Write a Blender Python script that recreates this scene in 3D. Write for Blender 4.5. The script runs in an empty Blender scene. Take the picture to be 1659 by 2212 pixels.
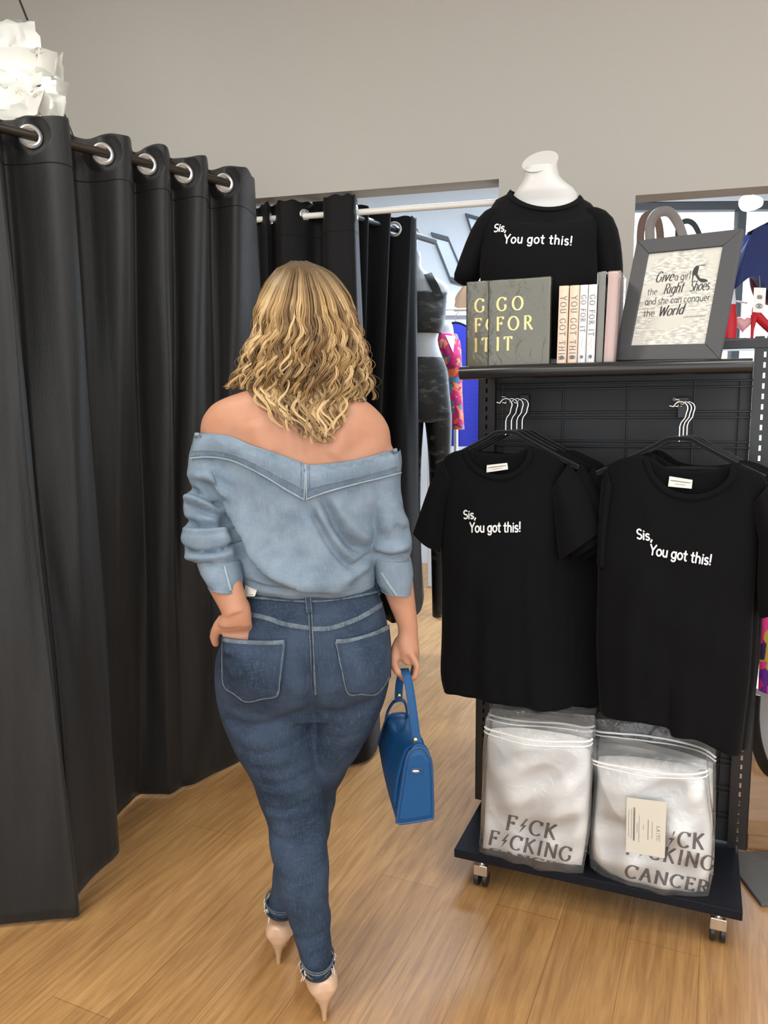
import bpy, bmesh, math, random
import numpy as np
from mathutils import Vector, Matrix
from mathutils.bvhtree import BVHTree

random.seed(7); rng = np.random.default_rng(7)
S = bpy.context.scene; COL = S.collection
PI = math.pi; R = math.radians

# ------------------------------------------------------------------ camera, world, lights, exposure
CAM_H = 1.42; FPX = 1660.0; PITCH = R(7.8); ROLL = 0.0086
_fw = Vector((0, math.cos(PITCH), -math.sin(PITCH))); _u0 = Vector((0, math.sin(PITCH), math.cos(PITCH))); _r0 = Vector((1, 0, 0))
_rt = _r0*math.cos(ROLL) - _u0*math.sin(ROLL); _up = _u0*math.cos(ROLL) + _r0*math.sin(ROLL)
CAMP = Vector((0, 0, CAM_H))
cam = bpy.data.cameras.new('camera'); camo = bpy.data.objects.new('camera', cam); COL.objects.link(camo)
cam.sensor_fit = 'VERTICAL'; cam.sensor_height = 24.0; cam.sensor_width = 18.0; cam.lens = 24.0*FPX/2212.0
cam.clip_start = 0.05; cam.clip_end = 200
camo.matrix_world = Matrix(((_rt.x, _up.x, -_fw.x, 0), (_rt.y, _up.y, -_fw.y, 0), (_rt.z, _up.z, -_fw.z, CAM_H), (0, 0, 0, 1)))
S.camera = camo
S.view_settings.view_transform = 'Standard'; S.view_settings.look = 'None'
S.view_settings.exposure = 0.0; S.view_settings.gamma = 1.0; S.view_settings.use_curve_mapping = False

W = bpy.data.worlds.new('world'); S.world = W; W.use_nodes = True
bg = W.node_tree.nodes['Background']; bg.inputs[0].default_value = (0.93, 0.965, 1.0, 1); bg.inputs[1].default_value = 2.7

def area(name, loc, size, power, color, target=None, spread=180):
    l = bpy.data.lights.new(name, 'AREA'); l.shape = 'RECTANGLE'; l.size, l.size_y = size; l.energy = power; l.color = color; l.spread = R(spread)
    o = bpy.data.objects.new(name, l); COL.objects.link(o); o.location = loc
    if target is not None:
        o.rotation_euler = (Vector(target)-Vector(loc)).to_track_quat('-Z', 'Y').to_euler()
    return o
WARM = (1.0, 0.97, 0.92)
CEIL = 3.45
for i, (x, y) in enumerate(((-1.5, -0.5), (1.3, -0.6), (-1.5, 1.3), (1.1, 1.05))):
    area('ceiling_panel_light', (x, y, CEIL-0.09), (1.15, 0.55), (31, 28, 34, 22)[i], WARM)
for x, y in ((0.6, 4.9), (2.6, 4.6)):
    area('far_room_light', (x, y, CEIL-0.09), (1.2, 0.6), 105, (0.70, 0.83, 1.0))
# daylight through the shop front window
area('daylight_window', (2.9, 6.7, 1.75), (2.6, 2.4), 150, (0.72, 0.85, 1.0), (1.0, 2.0, 1.2))

# ------------------------------------------------------------------ helpers
def ray(px, py):
    return _fw + _rt*((px-829.5)/FPX) - _up*((py-1106)/FPX)
def at(px, py, Y):                     # the point that a sight line meets at distance Y into the room
    d = ray(px, py); return CAMP + d*(Y/d.y)
def atz(px, py, Z):                    # ... at height Z
    d = ray(px, py); return CAMP + d*((Z-CAM_H)/d.z)
def atp(px, py, p, n):                 # ... on the plane through p with normal n
    d = ray(px, py); return CAMP + d*((p-CAMP).dot(n)/d.dot(n))

MATS = {}
def mat(name, col, rough=0.6, metal=0.0, noise=None, bump=None, sheen=0.0, spec=0.5, sss=0.0, coat=0.0, emis=None, trans=0.0, alpha=1.0, aniso=None):
    if name in MATS: return MATS[name]
    m = bpy.data.materials.new(name); m.use_nodes = True; nt = m.node_tree; b = nt.nodes['Principled BSDF']
    b.inputs['Base Color'].default_value = (*col, 1); b.inputs['Roughness'].default_value = rough; b.inputs['Metallic'].default_value = metal
    b.inputs['Specular IOR Level'].default_value = spec
    if sheen: b.inputs['Sheen Weight'].default_value = sheen; b.inputs['Sheen Roughness'].default_value = 0.5
    if sss: b.inputs['Subsurface Weight'].default_value = sss; b.inputs['Subsurface Radius'].default_value = (0.012, 0.004, 0.002); b.inputs['Subsurface Scale'].default_value = 1.0
    if coat: b.inputs['Coat Weight'].default_value = coat; b.inputs['Coat Roughness'].default_value = 0.1
    if emis: b.inputs['Emission Color'].default_value = (*emis[0], 1); b.inputs['Emission Strength'].default_value = emis[1]
    if trans: b.inputs['Transmission Weight'].default_value = trans
    if alpha < 1: b.inputs['Alpha'].default_value = alpha
    if noise or bump:
        tc = nt.nodes.new('ShaderNodeTexCoord')
    if noise:                          # (scale, second colour, (sx, sy, sz))
        mp = nt.nodes.new('ShaderNodeMapping'); mp.inputs['Scale'].default_value = noise[2] if len(noise) > 2 else (1, 1, 1)
        nz = nt.nodes.new('ShaderNodeTexNoise'); nz.inputs['Scale'].default_value = noise[0]; nz.inputs['Detail'].default_value = 5; nz.inputs['Roughness'].default_value = 0.6
        rp = nt.nodes.new('ShaderNodeValToRGB'); rp.color_ramp.elements[0].position = 0.35; rp.color_ramp.elements[1].position = 0.65
        rp.color_ramp.elements[0].color = (*col, 1); rp.color_ramp.elements[1].color = (*noise[1], 1)
        nt.links.new(tc.outputs['Object'], mp.inputs[0]); nt.links.new(mp.outputs[0], nz.inputs['Vector'])
        nt.links.new(nz.outputs[0], rp.inputs[0]); nt.links.new(rp.outputs[0], b.inputs['Base Color'])
    if bump:                           # (scale, strength, (sx, sy, sz))
        mp = nt.nodes.new('ShaderNodeMapping'); mp.inputs['Scale'].default_value = bump[2] if len(bump) > 2 else (1, 1, 1)
        nz = nt.nodes.new('ShaderNodeTexNoise'); nz.inputs['Scale'].default_value = bump[0]; nz.inputs['Detail'].default_value = 4
        bp = nt.nodes.new('ShaderNodeBump'); bp.inputs['Strength'].default_value = bump[1]; bp.inputs['Distance'].default_value = 0.01
        nt.links.new(tc.outputs['Object'], mp.inputs[0]); nt.links.new(mp.outputs[0], nz.inputs['Vector'])
        nt.links.new(nz.outputs[0], bp.inputs['Height']); nt.links.new(bp.outputs[0], b.inputs['Normal'])
    MATS[name] = m; return m

def tag(o, label=None, cat=None, group=None, kind=None):
    if label: o['label'] = label
    if cat: o['category'] = cat
    if group: o['group'] = group
    if kind: o['kind'] = kind
    return o
def thing(name, label, cat, loc=(0, 0, 0), group=None, rot=None):
    o = bpy.data.objects.new(name, None); COL.objects.link(o); o.location = loc; o.empty_display_size = 0.05
    if rot is not None: o.rotation_euler = rot
    return tag(o, label, cat, group)

class MB:
    """collects shapes, then links them as ONE mesh object"""
    def __init__(s): s.v = []; s.f = []
    def add(s, vs, fs, M=None):
        n = len(s.v)
        s.v += [tuple(M @ Vector(p)) if M is not None else tuple(p) for p in vs]
        s.f += [tuple(n+i for i in f) for f in fs]; return s
    def box(s, c, d, M=None):
        x, y, z = c; a, b, e = d[0]/2, d[1]/2, d[2]/2
        vs = [(x+i*a, y+j*b, z+k*e) for k in (-1, 1) for j in (-1, 1) for i in (-1, 1)]
        return s.add(vs, [(0, 2, 3, 1), (4, 5, 7, 6), (0, 1, 5, 4), (2, 6, 7, 3), (0, 4, 6, 2), (1, 3, 7, 5)], M)
    def box2(s, p, q, M=None):
        return s.box([(p[i]+q[i])/2 for i in range(3)], [abs(q[i]-p[i]) for i in range(3)], M)
    def loft(s, rings, cap=True, closed=True, M=None):
        n = len(rings[0]); vs = [p for r in rings for p in r]; fs = []
        for i in range(len(rings)-1):
            for j in range(n if closed else n-1):
                k = (j+1) % n; fs.append((i*n+j, i*n+k, (i+1)*n+k, (i+1)*n+j))
        if cap and closed:
            fs.append(tuple(range(n))[::-1]); fs.append(tuple(range((len(rings)-1)*n, len(rings)*n)))
        return s.add(vs, fs, M)
    def grid(s, pts, M=None):           # pts[i][j]
        return s.loft(pts, False, False, M)
    def tube(s, path, r, n=10, cap=True, flat=1.0, M=None, loop=False, up=None):
        P = [Vector(p) for p in path]; m = len(P); rs = r if hasattr(r, '__len__') else [r]*m
        rings = []; nrm = None
        for i in range(m):
            if loop: t = P[(i+1) % m]-P[(i-1) % m]
            else: t = P[min(i+1, m-1)]-P[max(i-1, 0)]
            if t.length < 1e-9: t = Vector((0, 0, 1))
            t.normalize()
            if up is not None: nrm = (Vector(up) - t*t.dot(Vector(up)))
            elif nrm is None:
                a = Vector((0, 0, 1)) if abs(t.z) < 0.9 else Vector((0, 1, 0)); nrm = a - t*a.dot(t)
            else: nrm = nrm - t*nrm.dot(t)
            nrm.normalize(); b = t.cross(nrm)
            rings.append([P[i] + (nrm*math.cos(2*PI*k/n)*flat + b*math.sin(2*PI*k/n))*rs[i] for k in range(n)])
        if loop: rings.append(rings[0]); cap = False
        return s.loft(rings, cap, True, M)
    def sphere(s, c, r, nu=20, nv=12, M=None):
        rx, ry, rz = r if hasattr(r, '__len__') else (r, r, r)
        rings = []
        for i in range(nv+1):
            a = PI*i/nv; q = max(math.sin(a), 1e-3)
            rings.append([(c[0]+rx*q*math.cos(2*PI*k/nu), c[1]+ry*q*math.sin(2*PI*k/nu), c[2]-rz*math.cos(a)) for k in range(nu)])
        return s.loft(rings, True, True, M)
    def prism(s, poly, y0, y1, M=None): # polygon in x,z extruded along y
        n = len(poly); vs = [(x, y0, z) for x, z in poly] + [(x, y1, z) for x, z in poly]
        fs = [tuple(range(n)), tuple(range(2*n-1, n-1, -1))] + [(i, i+n, (i+1) % n+n, (i+1) % n) for i in range(n)]
        return s.add(vs, fs, M)
    def build(s, name, m, parent=None, local=False, bevel=0, smooth=True, angle=40, solid=0, subsurf=0, kind=None, label=None, off=-1):
        me = bpy.data.meshes.new(name)
        V = s.v
        if parent is not None and not local:
            L = wloc(parent); V = [(a-L.x, b-L.y, c-L.z) for a, b, c in V]
        me.from_pydata(V, [], s.f); me.update()
        return finish(me, name, m, parent, bevel, smooth, angle, solid, subsurf, kind, label, off)
def wloc(o):
    L = Vector((0, 0, 0))
    while o is not None: L = L + Vector(o.location); o = o.parent
    return L
def finish(me, name, m, parent=None, bevel=0, smooth=True, angle=40, solid=0, subsurf=0, kind=None, label=None, off=-1):
    bm = bmesh.new(); bm.from_mesh(me); bmesh.ops.recalc_face_normals(bm, faces=bm.faces); bm.to_mesh(me); bm.free()
    if smooth:
        me.shade_smooth(); me.set_sharp_from_angle(angle=R(angle))
    o = bpy.data.objects.new(name, me); COL.objects.link(o)
    for q in (m if isinstance(m, (list, tuple)) else [m]): me.materials.append(q)
    if parent is not None: o.parent = parent
    if solid:
        k = o.modifiers.new('solid', 'SOLIDIFY'); k.thickness = solid; k.offset = off
    if bevel:
        k = o.modifiers.new('bevel', 'BEVEL'); k.width = bevel; k.segments = 2; k.limit_method = 'ANGLE'; k.angle_limit = R(40)
    if subsurf:
        k = o.modifiers.new('sub', 'SUBSURF'); k.levels = subsurf; k.render_levels = subsurf
    if kind: o['kind'] = kind
    if label: o['label'] = label
    return o
def copy_tree(o, parent=None, delta=None):
    c = o.copy(); COL.objects.link(c)
    if parent is not None: c.parent = parent
    for ch in [x for x in bpy.data.objects if x.parent == o]: copy_tree(ch, c)
    if delta is not None: c.location = Vector(o.location) + Vector(delta)
    return c

def lerp(a, b, t): return a+(b-a)*t
def smooth_curve(pts, n):               # Catmull-Rom through the points, n samples evenly in arc length
    P = [np.array(p, float) for p in pts]; out = []
    for i in range(len(P)-1):
        p0 = P[max(i-1, 0)]; p1 = P[i]; p2 = P[i+1]; p3 = P[min(i+2, len(P)-1)]
        for k in range(16):
            t = k/16; out.append(0.5*((2*p1)+(-p0+p2)*t+(2*p0-5*p1+4*p2-p3)*t*t+(-p0+3*p1-3*p2+p3)*t**3))
    out.append(P[-1]); out = np.array(out); d = np.r_[0, np.cumsum(np.linalg.norm(np.diff(out, axis=0), axis=1))]
    q = np.linspace(0, d[-1], n)
    return np.array([np.interp(q, d, out[:, k]) for k in range(out.shape[1])]).T
def coons(top, bot, left, right, nu, nv):   # four edge polylines -> grid [v][u]; v=0 is the top
    T, B = smooth_curve(top, nu), smooth_curve(bot, nu); L, Q = smooth_curve(left, nv), smooth_curve(right, nv)
    u = np.linspace(0, 1, nu)[None, :, None]; v = np.linspace(0, 1, nv)[:, None, None]
    return ((1-v)*T[None]+v*B[None]+(1-u)*L[:, None]+u*Q[:, None]
            - ((1-u)*(1-v)*T[0]+u*(1-v)*T[-1]+(1-u)*v*B[0]+u*v*B[-1]))
def ellipse(c, rx, ry, n=24, z=None):
    return [(c[0]+rx*math.cos(2*PI*k/n), c[1]+ry*math.sin(2*PI*k/n), c[2]) for k in range(n)]

# ------------------------------------------------------------------ lettering: strokes drawn with a nib
def arc(cx, cy, rx, ry, a0, a1, n=10):
    return [(cx+rx*math.cos(R(a0+(a1-a0)*i/n)), cy+ry*math.sin(R(a0+(a1-a0)*i/n))) for i in range(n+1)]
SANS = {
 'S': (.56, [arc(.29, .75, .23, .25, 40, 270) + arc(.29, .25, .25, .25, 90, -140)[1:]]),
 'i': (.20, [[(.1, 0), (.1, .64)], [(.1, .86), (.1, .87)]]),
 's': (.44, [arc(.22, .49, .17, .16, 40, 270, 8) + arc(.22, .165, .18, .165, 90, -140, 8)[1:]]),
 ',': (.22, [[(.12, .06), (.04, -.16)]]), '.': (.2, [[(.1, .02), (.1, .03)]]),
 'Y': (.64, [[(.02, 1), (.32, .48)], [(.64, 1), (.32, .48), (.32, 0)]]),
 'o': (.58, [arc(.29, .32, .25, .32, 90, 450, 16)]),
 'u': (.56, [[(.06, .64), (.06, .26)] + arc(.27, .24, .21, .24, 180, 360, 8) + [(.48, .64)], [(.48, .64), (.48, 0)]]),
 'g': (.58, [arc(.28, .32, .23, .31, 20, 380, 16), [(.5, .64), (.5, -.1)] + arc(.28, -.1, .22, .2, 0, -150, 8)]),
 't': (.40, [[(.16, .9), (.16, .14)] + arc(.29, .14, .13, .14, 180, 290, 5), [(0, .64), (.34, .64)]]),
 'h': (.56, [[(.06, 1), (.06, 0)], [(.06, .36)] + arc(.27, .40, .21, .24, 160, 0, 8) + [(.48, 0)]]),
 '!': (.2, [[(.1, 1), (.1, .3)], [(.1, .04), (.1, .05)]]), ' ': (.22, []),
 'a': (.54, [arc(.26, .32, .22, .31, 20, 380, 14), [(.48, .62), (.48, 0)]]),
 'c': (.50, [arc(.28, .32, .24, .32, 50, 310, 12)]), 'd': (.56, [arc(.26, .32, .22, .31, 20, 380, 14), [(.48, 1), (.48, 0)]]),
 'e': (.54, [[(.05, .34), (.5, .34)] + arc(.28, .32, .23, .32, 5, 310, 14)]),
 'n': (.54, [[(.06, .64), (.06, 0)], [(.06, .36)] + arc(.27, .40, .21, .24, 160, 0, 8) + [(.48, 0)]]),
 'l': (.2, [[(.1, 1), (.1, 0)]]), 'r': (.36, [[(.06, .64), (.06, 0)], arc(.26, .38, .2, .25, 175, 60, 6)]),
 'q': (.56, [arc(.26, .32, .22, .31, 20, 380, 14), [(.48, .64), (.48, -.32)]]),
 'v': (.5, [[(.03, .64), (.25, 0), (.47, .64)]]), 'w': (.7, [[(.03, .64), (.19, 0), (.35, .6), (.51, 0), (.67, .64)]]),
 'y': (.5, [[(.03, .64), (.26, .05)], [(.48, .64), (.2, -.25), (.06, -.3)]]),
 'G': (.7, [arc(.36, .5, .32, .5, 45, 330, 16) + [(.64, .45), (.42, .45)]]),
 'R': (.62, [[(.08, 1), (.08, 0)], [(.08, 1)] + arc(.32, .75, .24, .25, 90, -90, 8) + [(.08, .5)], [(.3, .5), (.6, 0)]]),
 'W': (.95, [[(.02, 1), (.25, 0), (.48, .9), (.7, 0), (.93, 1)]]),
}
def _sf(x, y, w=.09): return [(x-w, y), (x+w, y)]
SERIF = {
 'F': (.62, [[(.16, 0), (.16, 1)], [(.06, 1), (.56, 1), (.56, .84)], [(.16, .53), (.44, .53)], [(.44, .62), (.44, .44)], _sf(.16, 0)]),
 'C': (.74, [arc(.42, .5, .36, .5, 48, 315, 18), [(.68, .98), (.67, .74)]]),
 'K': (.76, [[(.16, 0), (.16, 1)], _sf(.16, 0), _sf(.16, 1), [(.62, 1), (.17, .46)], [(.3, .6), (.66, 0)], _sf(.62, 1, .08), _sf(.66, 0, .08)]),
 'I': (.34, [[(.17, 0), (.17, 1)], _sf(.17, 0), _sf(.17, 1)]),
 'N': (.84, [[(.14, 0), (.14, 1)], [(.14, 1), (.7, 0)], [(.7, 0), (.7, 1)], _sf(.14, 0), _sf(.7, 1), [(.03, 1), (.14, 1)]]),
 'G': (.80, [arc(.42, .5, .36, .5, 48, 318, 18), [(.68, .98), (.67, .76)], [(.69, .16), (.69, .42)], _sf(.67, .42)]),
 'A': (.76, [[(.1, 0), (.38, 1)], [(.38, 1), (.66, 0)], [(.2, .36), (.56, .36)], _sf(.1, 0, .08), _sf(.66, 0)]),
 'E': (.62, [[(.16, 0), (.16, 1)], [(.06, 1), (.54, 1), (.54, .85)], [(.16, .53), (.42, .53)], [(.06, 0), (.56, 0), (.58, .18)], [(.42, .61), (.42, .45)]]),
 'R': (.72, [[(.16, 0), (.16, 1)], [(.06, 1), (.32, 1)] + arc(.34, .76, .22, .24, 90, -90, 10) + [(.16, .52)], [(.34, .52), (.66, 0)], _sf(.16, 0), [(.6, 0), (.74, 0)]]),
 'O': (.84, [arc(.42, .5, .37, .5, 90, 450, 26)]),
 'T': (.66, [[(.33, 0), (.33, 1)], [(.05, .84), (.05, 1), (.61, 1), (.61, .84)], _sf(.33, 0)]),
 'U': (.76, [[(.14, 1), (.14, .32)] + arc(.39, .3, .25, .3, 180, 360, 10) + [(.64, 1)], _sf(.14, 1), _sf(.64, 1)]),
 'Y': (.72, [[(.06, 1), (.36, .48)], [(.66, 1), (.36, .48)], [(.36, .48), (.36, 0)], _sf(.06, 1), _sf(.66, 1), _sf(.36, 0)]),
 'H': (.8, [[(.14, 0), (.14, 1)], [(.66, 0), (.66, 1)], [(.14, .52), (.66, .52)], _sf(.14, 0), _sf(.14, 1), _sf(.66, 0), _sf(.66, 1)]),
 'S': (.56, [arc(.28, .75, .22, .25, 35, 270) + arc(.28, .25, .23, .25, 90, -145)[1:], [(.47, .96), (.47, .76)], [(.06, .04), (.06, .26)]]),
 'L': (.6, [[(.16, 0), (.16, 1)], _sf(.16, 1), [(.06, 0), (.54, 0), (.56, .2)]]),
 ' ': (.32, []),
}
def text_width(txt, font, sp=.1): return sum(font[c][0]+sp for c in txt)-sp
def stroke_mesh(mb, line, nib, fn, lift=0.0008, cap=True):
    """one stroke -> flat ribbon with its own thickness; fn maps (x, y, h) to a point"""
    P = [np.array(p, float) for p in line]
    Q = [P[0]]
    for a, b in zip(P[:-1], P[1:]):
        k = max(1, int(np.linalg.norm(b-a)/.12))
        Q += [a+(b-a)*i/k for i in range(1, k+1)]
    n = len(Q); L = []; Rr = []
    for i in range(n):
        t = Q[min(i+1, n-1)]-Q[max(i-1, 0)]; l = np.linalg.norm(t); t = t/l if l > 1e-9 else np.array([0, 1.0])
        w = nib(t)/2; nn = np.array([-t[1], t[0]])
        q = Q[i]
        if cap and i == 0: q = q - t*w*.8
        if cap and i == n-1: q = q + t*w*.8
        f = .55 if (cap and n > 2 and i in (0, n-1)) else 1
        L.append(q+nn*w*f); Rr.append(q-nn*w*f)
        if cap and i == 0: L.append(Q[i]+nn*w); Rr.append(Q[i]-nn*w)
        if cap and i == n-1: L.insert(-1, Q[i]+nn*w); Rr.insert(-1, Q[i]-nn*w)
    rings = [[fn(a[0], a[1], 0), fn(b[0], b[1], 0), fn(b[0], b[1], lift), fn(a[0], a[1], lift)] for a, b in zip(L, Rr)]
    mb.loft(rings)
def write(mb, txt, font, fn, thick=.16, thin=None, sp=.1, size=1.0, x0=0, y0=0, slant=0.0, lift=0.0008):
    thin = thick if thin is None else thin
    nib = (lambda t: (thin+(thick-thin)*abs(t[1])**1.2)) if thin != thick else (lambda t: thick)
    g = lambda x, y, h: fn(x0+size*(x+slant*y), y0+size*y, h)
    x = 0
    for c in txt:
        if c == '^':                     # a lightning bolt
            bolt = [(.40, 1.0), (.10, .42), (.27, .46), (.12, -.06), (.46, .56), (.28, .52), (.46, 1.0)]
            n = len(bolt)
            vs = [g(x+a, b, 0) for a, b in bolt]+[g(x+a, b, lift) for a, b in bolt]
            mb.add(vs, [tuple(range(n)), tuple(range(2*n-1, n-1, -1))]+[(i, i+n, (i+1) % n+n, (i+1) % n) for i in range(n)])
            x += .52+sp; continue
        w, st = font[c]
        for k, s in enumerate(st):
            gx = x
            stroke_mesh(mb, [(p[0], p[1]) for p in s], nib, lambda a, b, h, gx=gx: g(gx+a, b, h), lift + 0.00003*k, cap=(thin == thick))
        x += w+sp
    return x*size
def on_plane(o, ex, ez, n):             # fn for lettering on a flat face
    o, ex, ez, n = Vector(o), Vector(ex), Vector(ez), Vector(n)
    return lambda x, y, h: o+ex*x+ez*y+n*h

# ------------------------------------------------------------------ materials of the setting
def floor_material():
    m = bpy.data.materials.new('oak_planks'); m.use_nodes = True; nt = m.node_tree; b = nt.nodes['Principled BSDF']
    tc = nt.nodes.new('ShaderNodeTexCoord'); mp = nt.nodes.new('ShaderNodeMapping'); mp.inputs['Rotation'].default_value = (0, 0, R(-66))
    br = nt.nodes.new('ShaderNodeTexBrick'); br.offset = 0.37; br.inputs['Scale'].default_value = 1.0
    br.inputs['Brick Width'].default_value = 1.22; br.inputs['Row Height'].default_value = 0.18; br.inputs['Mortar Size'].default_value = 0.0012
    br.inputs['Color1'].default_value = (0.44, 0.244, 0.094, 1); br.inputs['Color2'].default_value = (0.505, 0.288, 0.115, 1); br.inputs['Mortar'].default_value = (0.31, 0.165, 0.062, 1)
    m2 = nt.nodes.new('ShaderNodeMapping'); m2.inputs['Scale'].default_value = (1.6, 26, 1)
    nz = nt.nodes.new('ShaderNodeTexNoise'); nz.inputs['Scale'].default_value = 2.2; nz.inputs['Detail'].default_value = 7; nz.inputs['Roughness'].default_value = 0.65; nz.inputs['Distortion'].default_value = 0.9
    rp = nt.nodes.new('ShaderNodeValToRGB'); rp.color_ramp.elements[0].position = 0.30; rp.color_ramp.elements[0].color = (0.62, 0.55, 0.48, 1); rp.color_ramp.elements[1].position = 0.62; rp.color_ramp.elements[1].color = (1.06, 1.05, 1.0, 1)
    m3 = nt.nodes.new('ShaderNodeMapping'); m3.inputs['Scale'].default_value = (0.9, 5, 1)
    wv = nt.nodes.new('ShaderNodeTexNoise'); wv.inputs['Scale'].default_value = 3; wv.inputs['Detail'].default_value = 3; wv.inputs['Distortion'].default_value = 1.5
    r2 = nt.nodes.new('ShaderNodeValToRGB'); r2.color_ramp.elements[0].position = 0.3; r2.color_ramp.elements[0].color = (0.82, 0.78, 0.74, 1); r2.color_ramp.elements[1].position = 0.7; r2.color_ramp.elements[1].color = (1.08, 1.08, 1.06, 1)
    x1 = nt.nodes.new('ShaderNodeMixRGB'); x1.blend_type = 'MULTIPLY'; x1.inputs[0].default_value = 0.85
    x2 = nt.nodes.new('ShaderNodeMixRGB'); x2.blend_type = 'MULTIPLY'; x2.inputs[0].default_value = 0.8
    L = nt.links.new
    L(tc.outputs['Object'], mp.inputs[0]); L(mp.outputs[0], br.inputs['Vector']); L(mp.outputs[0], m2.inputs[0]); L(m2.outputs[0], nz.inputs['Vector']); L(mp.outputs[0], m3.inputs[0]); L(m3.outputs[0], wv.inputs['Vector'])
    L(nz.outputs[0], rp.inputs[0]); L(wv.outputs[0], r2.inputs[0]); L(br.outputs[0], x1.inputs[1]); L(rp.outputs[0], x1.inputs[2]); L(x1.outputs[0], x2.inputs[1]); L(r2.outputs[0], x2.inputs[2]); L(x2.outputs[0], b.inputs['Base Color'])
    bp = nt.nodes.new('ShaderNodeBump'); bp.inputs['Strength'].default_value = 0.12; bp.inputs['Distance'].default_value = 0.004; L(nz.outputs[0], bp.inputs['Height']); L(bp.outputs[0], b.inputs['Normal'])
    b.inputs['Roughness'].default_value = 0.38; b.inputs['Specular IOR Level'].default_value = 0.5
    return m
M_wall = mat('wall_paint', (0.415, 0.395, 0.357), 0.9, bump=(60, 0.05), spec=0.2)
M_farwall = mat('far_wall_paint', (0.66, 0.71, 0.76), 0.85, bump=(60, 0.05), spec=0.2)
M_ceil = mat('ceiling_paint', (0.75, 0.74, 0.70), 0.9)
M_black = mat('black_metal', (0.012, 0.012, 0.013), 0.38, spec=0.5)
M_board = mat('black_board', (0.014, 0.014, 0.015), 0.55, bump=(40, 0.05))
M_bb = mat('black_laminate', (0.010, 0.011, 0.015), 0.55, bump=(90, 0.06), spec=0.12)
M_chrome = mat('chrome', (0.82, 0.82, 0.83), 0.14, metal=1.0)
M_ring = mat('nickel_ring', (0.86, 0.86, 0.85), 0.36, metal=0.75)
M_curt = mat('black_satin_curtain', (0.0115, 0.0113, 0.011), 0.46, noise=(3, (0.018, 0.0177, 0.017), (6, 6, 0.6)), bump=(55, 0.22, (8, 8, 0.9)), sheen=0.06, spec=0.3)
M_curtdark = mat('black_curtain_cloth', (0.006, 0.006, 0.0066), 0.6, bump=(55, 0.15, (8, 8, 0.9)), sheen=0.03, spec=0.14)
M_rod = mat('dark_bronze_rod', (0.055, 0.045, 0.035), 0.35, metal=0.6)
M_whiterod = mat('white_rod', (0.78, 0.76, 0.70), 0.35)
M_white = mat('white_plastic', (0.86, 0.85, 0.81), 0.42, spec=0.5)
M_frame = mat('window_metal', (0.05, 0.06, 0.07), 0.5)

def glass_material(name, tint=(0.97, 0.985, 1.0), refl=0.10):
    m = bpy.data.materials.new(name); m.use_nodes = True; nt = m.node_tree; nt.nodes.remove(nt.nodes['Principled BSDF'])
    t = nt.nodes.new('ShaderNodeBsdfTransparent'); t.inputs[0].default_value = (*tint, 1); g = nt.nodes.new('ShaderNodeBsdfGlossy'); g.inputs['Roughness'].default_value = 0.03
    x = nt.nodes.new('ShaderNodeMixShader'); f = nt.nodes.new('ShaderNodeFresnel'); f.inputs[0].default_value = 1.45
    nt.links.new(f.outputs[0], x.inputs[0]); nt.links.new(t.outputs[0], x.inputs[1]); nt.links.new(g.outputs[0], x.inputs[2]); nt.links.new(x.outputs[0], nt.nodes['Material Output'].inputs[0])
    return m
M_glass = glass_material('window_glass')

# ------------------------------------------------------------------ room shell
MB().box2((-4.0, -2.6, -0.06), (5.6, 9.2, 0)).build('floor', floor_material(), kind='structure')
MB().box2((-4.0, -2.6, CEIL), (5.6, 9.2, CEIL+0.06)).build('ceiling', M_ceil, kind='structure')
W0 = Vector((-0.528, 3.35, 0)); wx = Vector((0.969, -0.247, 0)).normalized(); wn = Vector((0.247, 0.969, 0)).normalized()
MW = Matrix.Translation(W0) @ Matrix(((wx.x, wn.x, 0, 0), (wx.y, wn.y, 0, 0), (0, 0, 1, 0), (0, 0, 0, 1)))
OP1 = (-0.10, 1.012, 2.284); OP2 = (1.516, 3.05, 2.187); WT = 0.115
mb = MB()
def wallbox(x0, x1, z0, z1): mb.box2((x0, 0, z0), (x1, WT, z1), MW)
wallbox(-3.4, OP1[0], 0, CEIL); wallbox(OP1[0], OP1[1], OP1[2], CEIL); wallbox(OP1[1], OP2[0], 0, CEIL); wallbox(OP2[0], OP2[1], OP2[2], CEIL); wallbox(OP2[1], 4.4, 0, CEIL)
mb.build('wall_back', M_wall, kind='structure', angle=20)
MB().box2((-3.75, -2.6, 0), (-3.65, 9.2, CEIL)).build('wall_left', M_wall, kind='structure')
MB().box2((5.0, -2.6, 0), (5.1, 9.2, CEIL)).build('wall_right', M_farwall, kind='structure')
# far room: wall with the shop window
FY = 6.9
mb = MB(); WX0, WX1, WZ0, WZ1 = 1.86, 4.75, 0.45, 3.14
mb.box2((-4, FY, 0), (WX0, FY+.12, CEIL)); mb.box2((WX0, FY, WZ1), (WX1, FY+.12, CEIL)); mb.box2((WX0, FY, 0), (WX1, FY+.12, WZ0)); mb.box2((WX1, FY, 0), (5.1, FY+.12, CEIL))
mb.build('wall_far', M_farwall, kind='structure', angle=20)
win = thing('window_1', None, None, (WX0, FY+.05, WZ0)); win['kind'] = 'structure'
mb = MB(); 
for x in (WX0+.03, 3.11, WX1-.03): mb.box2((x-.035, FY+.0, WZ0), (x+.035, FY+.08, WZ1))
for z in (WZ0+.03, WZ1-.03): mb.box2((WX0, FY+.0, z-.035), (WX1, FY+.08, z+.035))
mb.build('window_frame', M_frame, win, kind='structure')
MB().box2((WX0, FY+.04, WZ0), (WX1, FY+.046, WZ1)).build('window_pane', M_glass, win, kind='structure')

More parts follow.
